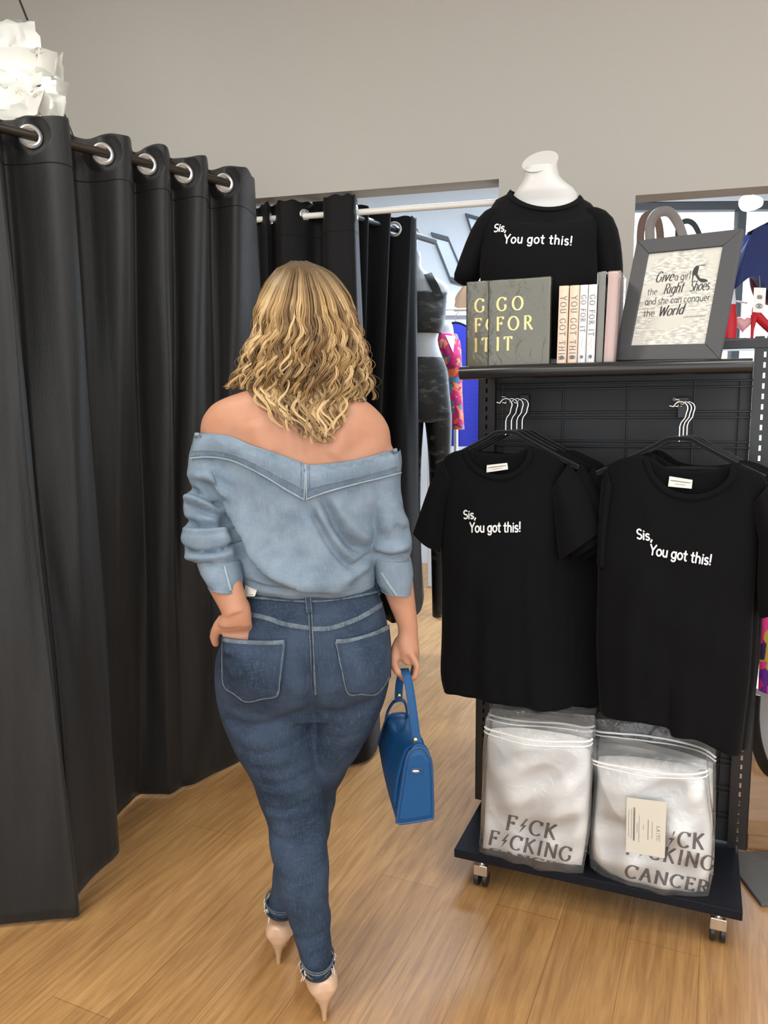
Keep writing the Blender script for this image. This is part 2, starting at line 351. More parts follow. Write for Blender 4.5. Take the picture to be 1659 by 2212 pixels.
# ceiling light fixtures (above the frame)
M_diff = mat('light_diffuser', (0.9, 0.88, 0.82), 0.6)
for i, (x, y) in enumerate(((-1.5, -0.5), (1.3, -0.6), (-1.5, 1.3), (1.1, 1.05), (0.6, 4.9), (2.6, 4.6))):
    t = thing('ceiling_light', ['flat white ceiling panel light above the shop floor', 'flat white ceiling panel light in the far room'][i > 3], 'ceiling light', (x, y, CEIL), 'ceiling panel lights' if i < 4 else 'far room ceiling panel lights')
    mb = MB()
    for s in (-1, 1):
        mb.box((x, y+s*.31, CEIL-.03), (1.24, .03, .06)); mb.box((x+s*.605, y, CEIL-.03), (.03, .59, .06))
    mb.build('frame', M_white, t)
    MB().box((x, y, CEIL-.02), (1.2, .6, .02)).build('diffuser', M_diff, t)

# ------------------------------------------------------------------ curtains
def curtain_mesh(cols, nu, zt, zb, nv_top, nv, band=0.13, wob=0.006, seed=1, holes=(), hole_r=0.02, zb_fn=None, flat=None):
    """cols: [(top x, y, bottom x, y), ...] along the cloth; returns mb and the point grid"""
    Q = smooth_curve(cols, nu); r = np.random.default_rng(seed)
    vs = np.r_[np.linspace(0, band, nv_top, endpoint=False), np.linspace(band, 1*(zt-zb), nv)]/(zt-zb)
    ph = r.uniform(0, 6.28, 8); uu = np.linspace(0, 1, nu)
    G = np.zeros((len(vs), nu, 3))
    sb = zb_fn(uu) if zb_fn else np.zeros(nu)
    for i, v in enumerate(vs):
        e = v if v < 1 else 1
        G[i, :, 0] = lerp(Q[:, 0], Q[:, 2], e); G[i, :, 1] = lerp(Q[:, 1], Q[:, 3], e); G[i, :, 2] = zt+(zb+sb-zt)*v
        amp = wob*min(1, v*3)*math.sin(PI*min(v, .97))
        G[i, :, 0] += amp*(np.sin(uu*37+ph[0]+5*v)+.7*np.sin(uu*71+ph[1]-7*v))
        G[i, :, 1] += amp*(np.sin(uu*33+ph[2]+4*v)+.7*np.sin(uu*63+ph[3]+9*v))
    # faint gathers in the header band
    for i in range(nv_top):
        G[i, :, 2] += 0.004*np.sin(uu*90+ph[4])*(1 - i/nv_top)
    if flat is not None:               # the cloth lies flat round each eyelet
        fnv = np.array(flat)
        for h in holes:
            d = G-np.array(h); r_ = np.linalg.norm(d-(d@fnv)[..., None]*fnv, axis=2); dn = d@fnv
            w = np.clip(1-(r_-.034)/.016, 0, 1)*(np.abs(dn) < .06)*(np.arange(nu)[None, :] > -1); G = G-(dn*w)[..., None]*fnv
    C = 0.25*(G[:-1, :-1]+G[1:, :-1]+G[:-1, 1:]+G[1:, 1:])
    msk = np.ones(C.shape[:2], bool)
    for h in holes: msk &= np.linalg.norm(C-np.array(h)[None, None], axis=2) > hole_r
    mb = MB(); mb.v = [tuple(p) for p in G.reshape(-1, 3)]
    for i in range(len(vs)-1):
        for j in range(nu-1):
            if msk[i, j]: mb.f.append((i*nu+j, i*nu+j+1, (i+1)*nu+j+1, (i+1)*nu+j))
    return mb, G
def ring(mb, c, n, r0, r1, t=0.004):
    """flat metal eyelet: torus-like band round c with axis n"""
    n = Vector(n).normalized(); a = n.orthogonal().normalized(); b = n.cross(a); rings = []
    prof = [(r0, -t), (r0, t), ((r0+r1)/2, t*1.9), (r1, t*.8), (r1, -t*.8), ((r0+r1)/2, -t*1.9)]
    for k in range(33):
        q = a*math.cos(2*PI*k/32)+b*math.sin(2*PI*k/32)
        rings.append([Vector(c)+q*p+n*h for p, h in prof])
    mb.loft(rings, False)

# --- the left fitting-room curtain on the dark rod
ZR = 2.18
ra, rb = atz(65, 292, ZR), atz(483, 393, ZR); rd = (rb-ra).normalized(); rnn = Vector((rd.y, -rd.x, 0))
rod0 = ra - rd*0.75; rod1 = atz(549, 428, ZR)
def rodtop(px, off):
    p = atp(px, 350, ra+rnn*off, rnn); return p.x, p.y
def fl(px, py):
    p = atz(px, py, 0); return p.x, p.y
cols = []
for tx, off, bx, by in [(-210, -.05, -150, 2030), (-150, .06, -100, 2016), (-60, .05, 20, 2004), (-12, .075, 120, 1994), (-5, .06, 172, 1986), (2, -.055, 158, 1950), (30, -.045, 166, 1944), (65, 0, 196, 1908), (110, .06, 228, 1878), (148, .066, 246, 1862), (155, .03, 258, 1842),
    (157, -.055, 251, 1800), (188, -.045, 246, 1781), (222, 0, 262, 1760), (256, .055, 280, 1742), (279, .062, 294, 1727), (285, .02, 305, 1722), (288, -.05, 316, 1722), (300, -.04, 326, 1722), (316, 0, 340, 1722), (345, .05, 352, 1722), (362, .055, 367, 1722),
    (367, .01, 380, 1716), (369, -.045, 388, 1710), (381, -.035, 395, 1706), (396, 0, 405, 1704), (424, .05, 420, 1700), (444, .055, 436, 1692), (449, .01, 450, 1684), (451, -.045, 458, 1680), (466, -.035, 466, 1676), (484, 0, 480, 1670), (508, .05, 505, 1658), (530, .045, 535, 1642), (543, .0, 570, 1626), (549, -.05, 610, 1606)]:
    cols.append((*rodtop(tx, off), *fl(bx, by)))
holes = []
for px, py in ((65, 292), (222, 330), (316, 352), (396, 374), (484, 394)):
    p = atp(px, py, ra, rnn); holes.append(Vector((p.x, p.y, ZR-.004)))
cur = thing('curtain', 'long black satin fitting-room curtain on eyelets along the dark rod at left', 'curtain', (ra.x, ra.y, ZR))
mb, G = curtain_mesh(cols, 620, ZR+.047, 0.012, 34, 70, holes=holes, hole_r=0.0245, seed=3, wob=0.007, flat=(rnn*.94-rd*.34).normalized())
mb.build('cloth', M_curt, cur, solid=0.0015, angle=80)
mb = MB(); mb2 = MB()
for h in holes:
    D = np.linalg.norm(G[:34]-np.array(h), axis=2); i, j = np.unravel_index(D.argmin(), D.shape)
    tu = Vector(G[i, min(j+4, 619)]-G[i, max(j-4, 0)]).normalized(); n = tu.cross(Vector((0, 0, 1)))
    m1 = MB(); n = (rnn*.94-rd*.34).normalized(); ring(m1, Vector(h)+n*.002, n, 0.0215, 0.0315, .004); m1.build('grommet', M_ring, cur)
# seam of the header band
mb = MB(); mb.tube([tuple(p+np.array((0, 0, 0))) for p in G[33, ::3]], 0.0016, 5); mb.build('header_seam', M_curtdark, cur)
rod = tag(MB().tube([rod0, rb+rd*.02, rb+rd*.10], 0.0135, 16).build('curtain_rod', M_rod), 'dark bronze rod carrying the long curtain at left', 'curtain rod')

# --- the curtain pushed along the white rod in the opening
PW = W0+wn*0.055
wl, wr = atp(575, 473, PW, wn), atp(1036, 440, PW, wn); zw = (wl.z+wr.z)/2
def inwall(x, z): p = W0+wx*x+wn*0.055; return Vector((p.x, p.y, z))
tag(MB().tube([inwall(OP1[0], zw), inwall(OP1[1], zw)], 0.0125, 16).build('curtain_rod', M_whiterod), 'white tension rod across the doorway behind the mannequin', 'curtain rod')
def wtop(px, off):
    p = atp(px, 470, PW-wn*off, wn); return p.x, p.y
def fz(px, py, z=0):
    p = atz(px, py, z); return p.x, p.y
cols = []
for tx, off, bx, by in [(540, .0, 560, 1640), (560, -.03, 590, 1640), (576, .04, 600, 1650), (590, -.03, 615, 1640), (604, .045, 630, 1652), (628, .04, 650, 1650), (658, 0, 675, 1650), (680, -.045, 690, 1645), (697, -.04, 705, 1648), (703, .05, 720, 1660), (735, .06, 745, 1660), (764, .05, 795, 1648), (771, -.02, 818, 1615), (773, -.06, 822, 1585)]:
    cols.append((*wtop(tx, off), *fz(bx, by)))
holes = [inwall(0, zw)]
holes = []
for px in (582, 658, 769):
    p = atp(px, 470, PW, wn); holes.append(Vector((p.x, p.y, zw)))
cur = thing('curtain', 'black curtain gathered at the left end of the white rod behind the woman', 'curtain', (wl.x, wl.y, zw))
mb, G = curtain_mesh(cols, 300, zw+.058, 0.012, 26, 60, band=0.15, holes=holes, hole_r=0.022, seed=5, wob=0.006)
mb.build('cloth', M_curtdark, cur, solid=0.0015, angle=80)
for h in holes:
    D = np.linalg.norm(G[:26]-np.array(h), axis=2); i, j = np.unravel_index(D.argmin(), D.shape)
    tu = Vector(G[i, min(j+4, 299)]-G[i, max(j-4, 0)]).normalized(); n = tu.cross(Vector((0, 0, 1)))
    m1 = MB(); ring(m1, h, n, 0.020, 0.029); m1.build('grommet', M_ring, cur)
MB().tube([tuple(p) for p in G[25, ::2]], 0.0016, 5).build('header_seam', M_curtdark, cur)

# --- dark curtain in the far room on its own rod
ZF = 2.30
f0, f1 = atz(745, 462, ZF), atz(852, 495, ZF); fd = (f1-f0).normalized()
f2 = f1+fd*0.37; FHOOK = f1+fd*.35
tag(MB().tube([f0-fd*.05, f2], 0.016, 14).build('curtain_rod', M_black), 'black rod running away into the far room beyond the white rod', 'curtain rod')
fn_ = Vector((fd.y, -fd.x, 0))
cols = []
for s, off, bx, by in [(-.62, .0, 735, 1412), (-.55, .05, 745, 1410), (-.47, -.05, 755, 1405), (-.38, .05, 762, 1410), (-.31, -.05, 768, 1405), (-.25, .03, 775, 1410), (-.18, -.05, 788, 1405), (-.10, .05, 800, 1415), (-.03, -.05, 822, 1405), (0, .0, 838, 1410), (.04, .06, 850, 1416), (.05, .07, 880, 1408), (.08, .075, 898, 1400), (.10, .06, 908, 1390), (.11, .0, 914, 1372), (.125, -.05, 916, 1360)]:
    p = f1+fd*s+fn_*off; cols.append((p.x, p.y, *fz(bx, by-70, .30)))
h1 = Vector((f1.x, f1.y, ZF)); h2 = Vector((*(f1+fd*.115).to_2d(), ZF))
cur = thing('curtain', 'plain black curtain hanging beyond the doorway, beside the camouflage mannequin', 'curtain', (f1.x, f1.y, ZF))
mb, G = curtain_mesh(cols, 300, ZF+.06, 0.30, 20, 50, band=0.15, holes=[h1, h2], hole_r=0.027, seed=8, wob=0.004)
mb.build('cloth', M_curtdark, cur, solid=0.0015, angle=80)
for h in (h1, h2):
    m1 = MB(); ring(m1, h, fd*.9+fn_*-.5, 0.025, 0.037); m1.build('grommet', M_ring, cur)
f3 = atz(793, 514, ZF+.1)

# ------------------------------------------------------------------ pendant lamp of torn white sheets, and the slanting wire
M_sheet = mat('white_tissue', (0.92, 0.91, 0.87), 0.7, bump=(14, 0.5))
_b = M_sheet.node_tree.nodes['Principled BSDF']; _b.inputs['Transmission Weight'].default_value = 0.0
nt = M_sheet.node_tree; tl = nt.nodes.new('ShaderNodeBsdfTranslucent'); tl.inputs[0].default_value = (.95, .94, .9, 1); mx = nt.nodes.new('ShaderNodeMixShader'); mx.inputs[0].default_value = 0.55
nt.links.new(_b.outputs[0], mx.inputs[1]); nt.links.new(tl.outputs[0], mx.inputs[2]); nt.links.new(mx.outputs[0], nt.nodes['Material Output'].inputs[0])
M_bulb = mat('lit_bulb', (1, 1, 1), 0.5, emis=((0.92, 0.97, 1.0), 20.0))
lc = at(20, 236, 2.75); lamp = thing('pendant_lamp', 'white pendant lamp of layered torn sheets glowing above the left curtain', 'pendant lamp', lc)
MB().sphere(lc+Vector((-.03, 0, -.015)), (.085, .085, .06)).build('bulb', M_bulb, lamp)
MB().tube([lc+Vector((-.03, 0, .04)), (lc.x-.03, lc.y, CEIL)], 0.004, 8).build('cord', M_black, lamp)
MB().tube([lc+Vector((-.03, 0, .03)), lc+Vector((-.03, 0, .11))], [.022, .016], 14).build('socket', M_white, lamp)
sheets = [  # quads in pixels, with distance
  ([(-60, 180), (30, 172), (66, 190), (98, 202), (92, 258), (-60, 268)], 2.60), ([(-60, 55), (80, 46), (92, 108), (-60, 125)], 2.80), ([(-60, 100), (90, 105), (110, 108), (109, 165), (50, 160), (-60, 130)], 2.72), ([(85, 125), (142, 115), (132, 165), (88, 160)], 2.86),
  ([(-60, 140), (60, 150), (92, 165), (98, 200), (40, 178), (-60, 215)], 2.66), ([(85, 158), (145, 175), (128, 240), (88, 200)], 2.84), ([(78, 195), (143, 208), (126, 258), (70, 250)], 2.78), ([(-60, 118), (40, 130), (60, 195), (-60, 205)], 2.90), ([(72, 198), (98, 196), (90, 252), (60, 255), (60, 240)], 2.62)]
for k, (poly, Y) in enumerate(sheets):
    P = [at(x, y, Y) for x, y in poly]; c = sum(P, Vector())/len(P); mb = MB()
    rings = []
    for q in (1.0, .8, .6, .4, .2):
        rg = []
        for i in range(len(P)):
            for t in (0, .33, .66):
                p = P[i].lerp(P[(i+1) % len(P)], t); w = c.lerp(p, q)
                jag = .012*math.sin(7*i+5*t+3*k)*q
                rg.append(w+Vector((jag*.4, .03*math.sin(9*w.x*4+k*2+q*5)+.02*math.cos(w.z*31+k), jag)))
        rings.append(rg)
    mb.loft(rings, True); mb.build('sheet', M_sheet, lamp, solid=0.001, angle=60)
sw0, sw1 = at(38, -8, 2.95), at(160, 300, 2.95)
dd = (sw1-sw0).normalized()
tag(MB().tube([sw0+dd*-.6, sw0.lerp(sw1, .3)+Vector((0.002, .0, 0)), sw0.lerp(sw1, .65), sw1+dd*.25], 0.0038, 8).build('wire', M_rod), 'thin dark wire slanting down behind the white lamp', 'wire')

# ------------------------------------------------------------------ rolling display stand
G0 = Vector((0.199, 2.12, 0)); GA = R(-22.5); gx = Vector((math.cos(GA), math.sin(GA), 0)); gy = Vector((-math.sin(GA), math.cos(GA), 0))
MG = Matrix.Translation(G0) @ Matrix.Rotation(GA, 4, 'Z')
def atg(px, py, ly): return atp(px, py, G0+gy*ly, gy)
def gl(p): d = Vector(p)-G0; return Vector((d.dot(gx), d.dot(gy), p[2]))
def gw(x, y, z): return G0+gx*x+gy*y+Vector((0, 0, z))
BW = 0.777
st = thing('display_stand', 'black rolling display stand with a bowed top shelf and wire back panel', 'display stand', G0, rot=(0, 0, GA))
MB().box2((0, 0, .094), (BW, .66, .120)).build('base', M_bb, st, True, bevel=.002)
for x, y in ((.075, .04), (BW-.055, .04), (.075, .60), (BW-.055, .60)):
    c = MB(); c.box((x, y, .089), (.05, .05, .006)); c.tube([(x, y, .089), (x, y, .070)], .011, 12)
    c.loft([[(x+sx*w, y+o, z) for sx in (-1, 1) for o in ((-.022, .026) if sx < 0 else (.026, -.022))] for z, w in ((.074, .020), (.040, .021))])
    cst = c.build('caster', M_chrome, st, True, bevel=.002)
    MB().tube([(x-.019, y, .026), (x-.006, y, .026)], .026, 20).tube([(x+.006, y, .026), (x+.019, y, .026)], .026, 20).build('wheel', M_black, cst, True, bevel=.002)
PY = 0.322; ZT = 1.60; SZ0 = 1.535
for x in (.004, BW-.004):
    u = MB()
    for s in (-1, 1): u.box2((x+s*.0145-.0118, PY-.015, .12), (x+s*.0145+.0118, PY-.012, ZT))
    z = .13
    while z < ZT-.02:
        u.box2((x-.0095, PY-.0148, z), (x+.0095, PY-.0122, z+.014)); z += .028
    if x < .1: u.box2((x-.02, PY+.012, .12), (x+.02, PY+.016, ZT))
    for s in (-1, 1): u.box2((x+s*.0245-.001, PY-.015, .12), (x+s*.0245+.001, PY+.02, ZT))
    u.build('upright', M_black, st, True)
u = MB(); u.box2((.03, PY+.008, .125), (BW-.03, PY+.016, SZ0)); u.build('back_board', M_board, st, True)
u = MB(); z = atg(1330, 827, PY).z
z0 = z
while z > .2:
    for d in (0, -.016): u.tube([(.03, PY+d*0-.004, z+d), (BW-.03, PY-.004, z+d)], .0024, 6)
    z -= .0845
for x in (.05, .235, .42, .6, BW-.06): u.tube([(x, PY+.001, .2), (x, PY+.001, z0)], .0020, 6)
u.build('wire_grid', M_black, st, True)
zr_ = atg(1600, 744, PY).z
u = MB(); u.box2((-.02, PY-.016, zr_-.013), (BW+.02, PY+.02, zr_+.013)); u.build('top_rail', M_black, st, True, bevel=.002)
# bowed shelf with a rounded front lip
SZ = 1.527
u = MB(); rings = []
for i in range(25):
    t = i/24; x = lerp(.008, BW-.048, t); bow = -.026*math.sin(PI*t)**.8 - .004
    prof = [(PY-.02, SZ-.010), (PY-.02, SZ)] + [(bow+.018+.018*math.cos(a), SZ-.018+.018*math.sin(a)) for a in np.linspace(PI/2, 1.6*PI, 9)] + [(bow+.036, SZ-.030), (bow+.03, SZ-.012)]
    rings.append([(x, y, z) for y, z in prof])
u.loft(rings); u.build('shelf', mat('black_gloss_shelf', (0.016, 0.016, 0.017), 0.24), st, True)
ARMS = []
for (tx, ty), ly in (((1070, 866), .075), ((1450, 873), .05)):
    tip = gl(atg(tx, ty, ly)); a = MB()
    x = tip.x+.03 if tx < 1200 else tip.x+.022
    a.tube([(x, PY, tip.z-.004), (x, ly+.05, tip.z-.002), (x-.002, ly+.03, tip.z-.002), (x-.008, ly+.012, tip.z+.012), (x-.016, ly, tip.z+.012)], .0042, 10)
    a.build('display_arm', M_chrome, st, True)
    p = MB(); p.box((x, PY-.008, tip.z-.01), (.03, .012, .06)); p.build('arm_bracket', M_black, st, True, bevel=.002)
    ARMS.append(Vector((x, ly, tip.z)))

# ------------------------------------------------------------------ cloth materials, shop things on the display stand
M_tee = mat('black_jersey', (0.0045, 0.0045, 0.005), 0.9, bump=(120, 0.12), sheen=0.02, spec=0.10)
M_print = mat('white_print', (0.88, 0.88, 0.86), 0.6)
M_label = mat('cream_label', (0.80, 0.77, 0.68), 0.6)
M_velvet = mat('black_velvet', (0.006, 0.006, 0.008), 0.9, sheen=0.2, spec=0.1)
M_thread = mat('grey_thread', (0.25, 0.24, 0.23), 0.7)

# --- mannequin bust in a black tee, standing on the shelf
MT_A = R(-14); mc = gw(.225, .185, 0); 
tx = Vector((math.cos(MT_A), math.sin(MT_A), 0)); ty = Vector((-math.sin(MT_A), math.cos(MT_A), 0))
bust = thing('mannequin_bust', 'white headless mannequin bust wearing a black printed tee on the shelf', 'mannequin', (mc.x, mc.y, SZ), rot=(0, 0, MT_A))
def tl(px, py, ly=0.0):
    p = atp(px, py, Vector((mc.x, mc.y, 0))+ty*ly, ty); d = p-Vector((mc.x, mc.y, SZ)); return d.dot(tx), d.z
def bust_rings(rows, sy_f=1.0, n=40, off=0.0):
    rings = []
    for (pl, pr, py, d0, d1) in rows:   # d0 depth to the front (towards the aisle), d1 to the back
        xl, z = tl(pl, py); xr, z2 = tl(pr, py); z = (z+z2)/2; cx = (xl+xr)/2; rx = (xr-xl)/2+off
        rg = []
        for k in range(n):
            a = 2*PI*k/n; c, s_ = math.cos(a), math.sin(a); e = 0.85
            x = cx+rx*math.copysign(abs(c)**e, c); y = (d0+off if s_ < 0 else d1+off)*math.copysign(abs(s_)**e, s_)
            rg.append((x, y, z))
        rings.append(rg)
    return rings
body = [(1090, 1262, 790, .085, .08), (1082, 1268, 740, .088, .085), (1068, 1278, 690, .098, .09), (1052, 1286, 630, .118, .095), (1050, 1286, 585, .122, .096), (1052, 1286, 540, .108, .096), (1058, 1286, 500, .080, .090), (1068, 1280, 475, .058, .076), (1088, 1262, 452, .046, .060), (1102, 1250, 436, .047, .054), (1106, 1247, 424, .056, .056), (1113, 1238, 412, .056, .056), (1124, 1220, 398, .05, .054), (1130, 1209, 385, .047, .05), (1132, 1204, 365, .046, .048)]
mbb = MB(); rr = bust_rings(body)
# slanting cut of the neck
top = []
cxl, cz = tl(1167, 348); exl, _ = tl(1131, 348); 
for k in range(40):
    a = 2*PI*k/40; x = cxl+.048*math.cos(a); y = -.052*(-math.sin(a)) if False else .050*math.sin(a)
    top.append((x+.012*math.sin(a)*0.5, y, cz+.041*math.sin(a)+.010*math.cos(a)*0.3))
rr.append(top); 
mbb.loft(rr); mbb.build('torso', mat('bust_white', (0.56, 0.555, 0.535), 0.42), bust, True, angle=50)
tee = [(1060, 1284, 780, .10, .092), (1056, 1284, 730, .104, .096), (1052, 1286, 680, .112, .10), (1042, 1290, 630, .128, .104), (1037, 1292, 585, .134, .106), (1038, 1292, 540, .121, .108), (1042, 1300, 500, .104, .108), (1040, 1304, 470, .094, .103), (1048, 1300, 450, .087, .094), (1066, 1286, 436, .078, .084), (1088, 1262, 424, .070, .074)]
rt = bust_rings(tee[:-4])
sh_ = []
for k in range(40):
    a = 2*PI*k/40; xl_, zl_ = tl(1072, 431); xr_, zr2 = tl(1276, 439); q = (math.cos(a)+1)/2; sn = math.sin(a)
    sh_.append((lerp(xl_, xr_, q), (.090 if sn < 0 else .080)*math.copysign(abs(sn)**.9, sn), lerp(zl_, zr2, q)-.078*max(0, -sn)**1.1))
m5 = rt[-1]; rt.append([((sh_[k][0]*.35+m5[k][0]*.65)*1.0, sh_[k][1]*.5+m5[k][1]*.5, sh_[k][2]*.62+m5[k][2]*.38) for k in range(40)]); rt.append(sh_)
cz0 = tl(1107, 408)[1]; neck = []
for k in range(40):
    a = 2*PI*k/40; xm, _ = tl(1177, 415); x = xm+.094*math.cos(a)
    z = lerp(tl(1107, 409)[1], tl(1248, 421)[1], (math.cos(a)+1)/2)
    neck.append((x, (.074 if math.sin(a) < 0 else .058)*math.sin(a), z-(.058*max(0, -math.sin(a))**1.2)))
xm0 = sum(p[0] for p in neck)/40
neck2 = [(xm0+(x-xm0)*1.10, y*1.12, z-.012) for x, y, z in neck]
m1 = MB(); m1.loft(rt+[neck2], False); bt = m1.build('t_shirt', M_tee, bust, True, angle=70)
m1 = MB(); m1.loft([neck2, [(x, y*1.05, z+.002) for x, y, z in neck2], [(x, y*1.06, z+.001) for x, y, z in neck], neck, [(x*.99, y*.95, z-.006) for x, y, z in neck]], False); m1.build('neckband', M_tee, bt, True)
for pts in ([(1084, 446, 0), (1062, 468, 0), (1034, 525, 0), (1015, 580, 0), (998, 617, 0)], [(1270, 449, 0), (1293, 468, 0), (1310, 525, 0), (1316, 585, 0), (1319, 625, 0)]):
    rgs = []
    for (px, py, r_) in pts:
        x, z = tl(px, py); rgs.append((x, z, r_))
    m1 = MB(); rings = []
    wid = [(.030, .05), (.044, .066), (.040, .066), (.037, .064), (.035, .062)]
    for i, (x, z, r_) in enumerate(rgs):
        rings.append([(x+wid[i][0]*math.cos(2*PI*k/24), .01+wid[i][1]*math.sin(2*PI*k/24), z+.25*wid[i][0]*math.cos(2*PI*k/24)*(1 if pts[0][0] < 1200 else -1)*(-1 if i > 2 else .0)) for k in range(24)])
    m1.loft(rings); m1.build('sleeve', M_tee, bt, True, angle=60, subsurf=1)
# print: projected on the front of the tee
dg = bpy.context.evaluated_depsgraph_get()
def bvh_of(o):
    me = o.data; return BVHTree.FromPolygons([v.co for v in me.vertices], [p.vertices[:] for p in me.polygons])
tb = bvh_of(bt)
def on_tee(pA, pB, unit):               # lettering frame: pA baseline left (px), pB baseline right
    (xa, za), (xb, zb) = tl(*pA, -.11), tl(*pB, -.11); ex = Vector((xb-xa, 0, zb-za)).normalized(); ez = Vector((-ex.z, 0, ex.x))
    def f(x, y, h):
        q = Vector((xa, -1, za))+(ex*x+ez*y)
        hit = tb.ray_cast(q, Vector((0, 1, 0)))
        yy = hit[0].y if hit[0] else -.1
        return (q.x, yy-.0012-h, q.z)
    return f
def px_size(n_px, depth): return n_px*depth/FPX
m1 = MB(); dz = 2.12
write(m1, 'Sis,', SANS, on_tee((1064, 496), (1098, 498), 1), .17, size=px_size(16.5, dz), sp=.09)
write(m1, 'You got this!', SANS, on_tee((1088, 525.5), (1228, 530), 1), .16, size=px_size(18.5, dz), sp=.16)
m1.build('print', M_print, bt, True, smooth=False)
m1 = MB(); m1.tube([(.0, .03, 0), (.0, .03, .04)], .05, 24); m1.build('stand_plate', M_white, bust, True)

# --- hanging tees
def hanger(label, grp, hook_top, wid=.40, drop=.085, yaw=GA, swing=0):
    """hook_top: where the hook rests on the arm"""
    h = thing('hanger', label, 'hanger', hook_top, grp, (0, 0, yaw+swing))
    m = MB(); r_ = .017
    path = [(-.026, 0, -.010)]+[(r_*math.cos(R(a)), 0, -.004-r_+r_*math.sin(R(a))+.004) for a in range(165, -31, -15)]
    path += [(.012, 0, -.040), (.003, 0, -.052), (0, 0, -.062), (0, 0, -.1)]
    m.tube(path, .0023, 10); m.build('hook', M_chrome, h, True)
    m = MB(); pts = [(-wid/2, 0, -.100-drop), (-wid*.42, 0, -.100-drop*.82), (-wid*.28, 0, -.100-drop*.48), (-wid*.13, 0, -.100-drop*.10), (-.03, 0, -.095), (0, 0, -.092), (.03, 0, -.095), (wid*.13, 0, -.100-drop*.10), (wid*.28, 0, -.100-drop*.48), (wid*.42, 0, -.100-drop*.82), (wid/2, 0, -.100-drop)]
    m.tube(smooth_curve(pts, 40), .0075, 10, flat=.8); b = m.build('shoulder_bar', M_velvet, h, True)
    m = MB(); m.tube([(-wid*.36, 0, -.100-drop*.80), (wid*.36, 0, -.100-drop*.80)], .0035, 8); m.build('trouser_bar', M_velvet, h, True)
    return h
class Tee:
    pass
def tee_on_plane(label, grp, ly, neck_px, top, bottom, left, right, sl, sr, back_neck, label_px, txt, yaw=GA, belly=.02, folds=((9, .006), (17, .003)), seed=0):
    """cloth outline traced as pixels, laid on the hanger's own plane ly metres in front of the base edge"""
    nrm = Vector((-math.sin(yaw), math.cos(yaw), 0)); ax = Vector((math.cos(yaw), math.sin(yaw), 0))
    P0 = gw(0, ly, 0); c = atp(*neck_px, gw(.12 if neck_px[0] < 1250 else .6, ly, 0), nrm); o = c.copy()
    t = thing('t_shirt', label, 't-shirt', o, grp, (0, 0, yaw))
    def L(px, py):
        p = atp(px, py, o, nrm)-o; return (p.dot(ax), p.z)
    r = np.random.default_rng(seed); ph = r.uniform(0, 6, 6)
    NU, NV = 70, 80
    F2 = coons([L(*p) for p in top], [L(*p) for p in bottom], [L(*p) for p in left], [L(*p) for p in right], NU, NV)
    def depth(u, v):
        y = -belly*(1-(2*u-1)**2)**.5*np.minimum(1, .35+v*1.2) + .035*np.abs(2*u-1)**5
        w = np.minimum(1, np.maximum(0, (v-.18)/.8))**1.4
        for k, (f, a) in enumerate(folds): y = y + a*w*np.sin(u*f*2+ph[k]+.6*v)
        y = y + .002*np.sin(u*23+v*9+ph[3])+.0015*np.sin(v*21-u*7+ph[4])
        return y
    u = np.linspace(0, 1, NU)[None, :].repeat(NV, 0); v = np.linspace(0, 1, NV)[:, None].repeat(NU, 1)
    D = depth(u, v)
    G = np.dstack([F2[..., 0], D, F2[..., 1]])
    m = MB(); m.grid(G.tolist()); fo = m.build('front_panel', M_tee, t, True, solid=.0012, angle=80)
    # back panel, seen inside the neck
    B2 = coons([L(*p) for p in back_neck], [L(*p) for p in bottom], [L(*p) for p in left], [L(*p) for p in right], NU, NV)
    DB = .020+.006*np.sin(u*11+ph[2])*v - .012*np.abs(2*u-1)**4*0 + .015*(1-np.abs(2*u-1)**2)
    DB = np.maximum(DB*np.minimum(1, .3+2*v), D+.004)
    m = MB(); m.grid(np.dstack([B2[..., 0], DB, B2[..., 1]]).tolist()); m.build('back_panel', M_tee, t, True, solid=.0012, angle=80)
    # neckband along the front edge
    i0, i1 = [int(np.argmin(np.hypot(F2[0, :, 0]-L(*q)[0], F2[0, :, 1]-L(*q)[1]))) for q in (top_neck(top))]
    m = MB(); ring_ = []
    for j in range(i0, i1+1):
        p = G[0, j]; tt = G[0, min(j+1, NU-1)]-G[0, max(j-1, 0)]; nn = np.array([-tt[2], 0, tt[0]]); nn /= np.linalg.norm(nn)
        ring_.append([p+nn*a+np.array([0, b, 0]) for a, b in ((.001, .0), (.001, -.003), (-.008, -.0045), (-.014, -.0035), (-.015, .0))])
    m.loft(ring_, True); m.build('neckband', M_tee, t, True, angle=70)
    # sleeves: flattened tubes from the shoulder to the hem
    for poly in (sl, sr):
        m = MB(); rings = []
        for (a, b, th) in poly:          # a outer px, b inner px, half thickness
            A, Bq = L(*a), L(*b); n = 20; rg = []
            for k in range(n):
                q = 2*PI*k/n; w = (math.cos(q)+1)/2
                rg.append((lerp(A[0], Bq[0], w), .010-th*math.sin(q)+.004*math.sin(8*w), lerp(A[1], Bq[1], w)))
            rings.append(rg)
        m.loft(rings); m.build('sleeve', M_tee, t, True, angle=60)
    # label inside the neck
    m = MB(); q = [L(*p) for p in label_px]; q0 = np.array(q)
    yl = .004
    def lab(a, b, h): p = (1-b)*((1-a)*q0[0]+a*q0[1])+b*((1-a)*q0[3]+a*q0[2]); return (p[0], yl-h, p[1])
    m.loft([[lab(a, 0, 0), lab(a, 1, 0), lab(a, 1, .0006), lab(a, 0, .0006)] for a in np.linspace(0, 1, 6)]); lo = m.build('neck_label', M_label, t, True, label='cream neck label')
    w_ = abs(q0[1][0]-q0[0][0]); m = MB()
    f = lambda x, y, h: lab(.5+(x-.5)*.68, .62-y*.30, h+.0007)
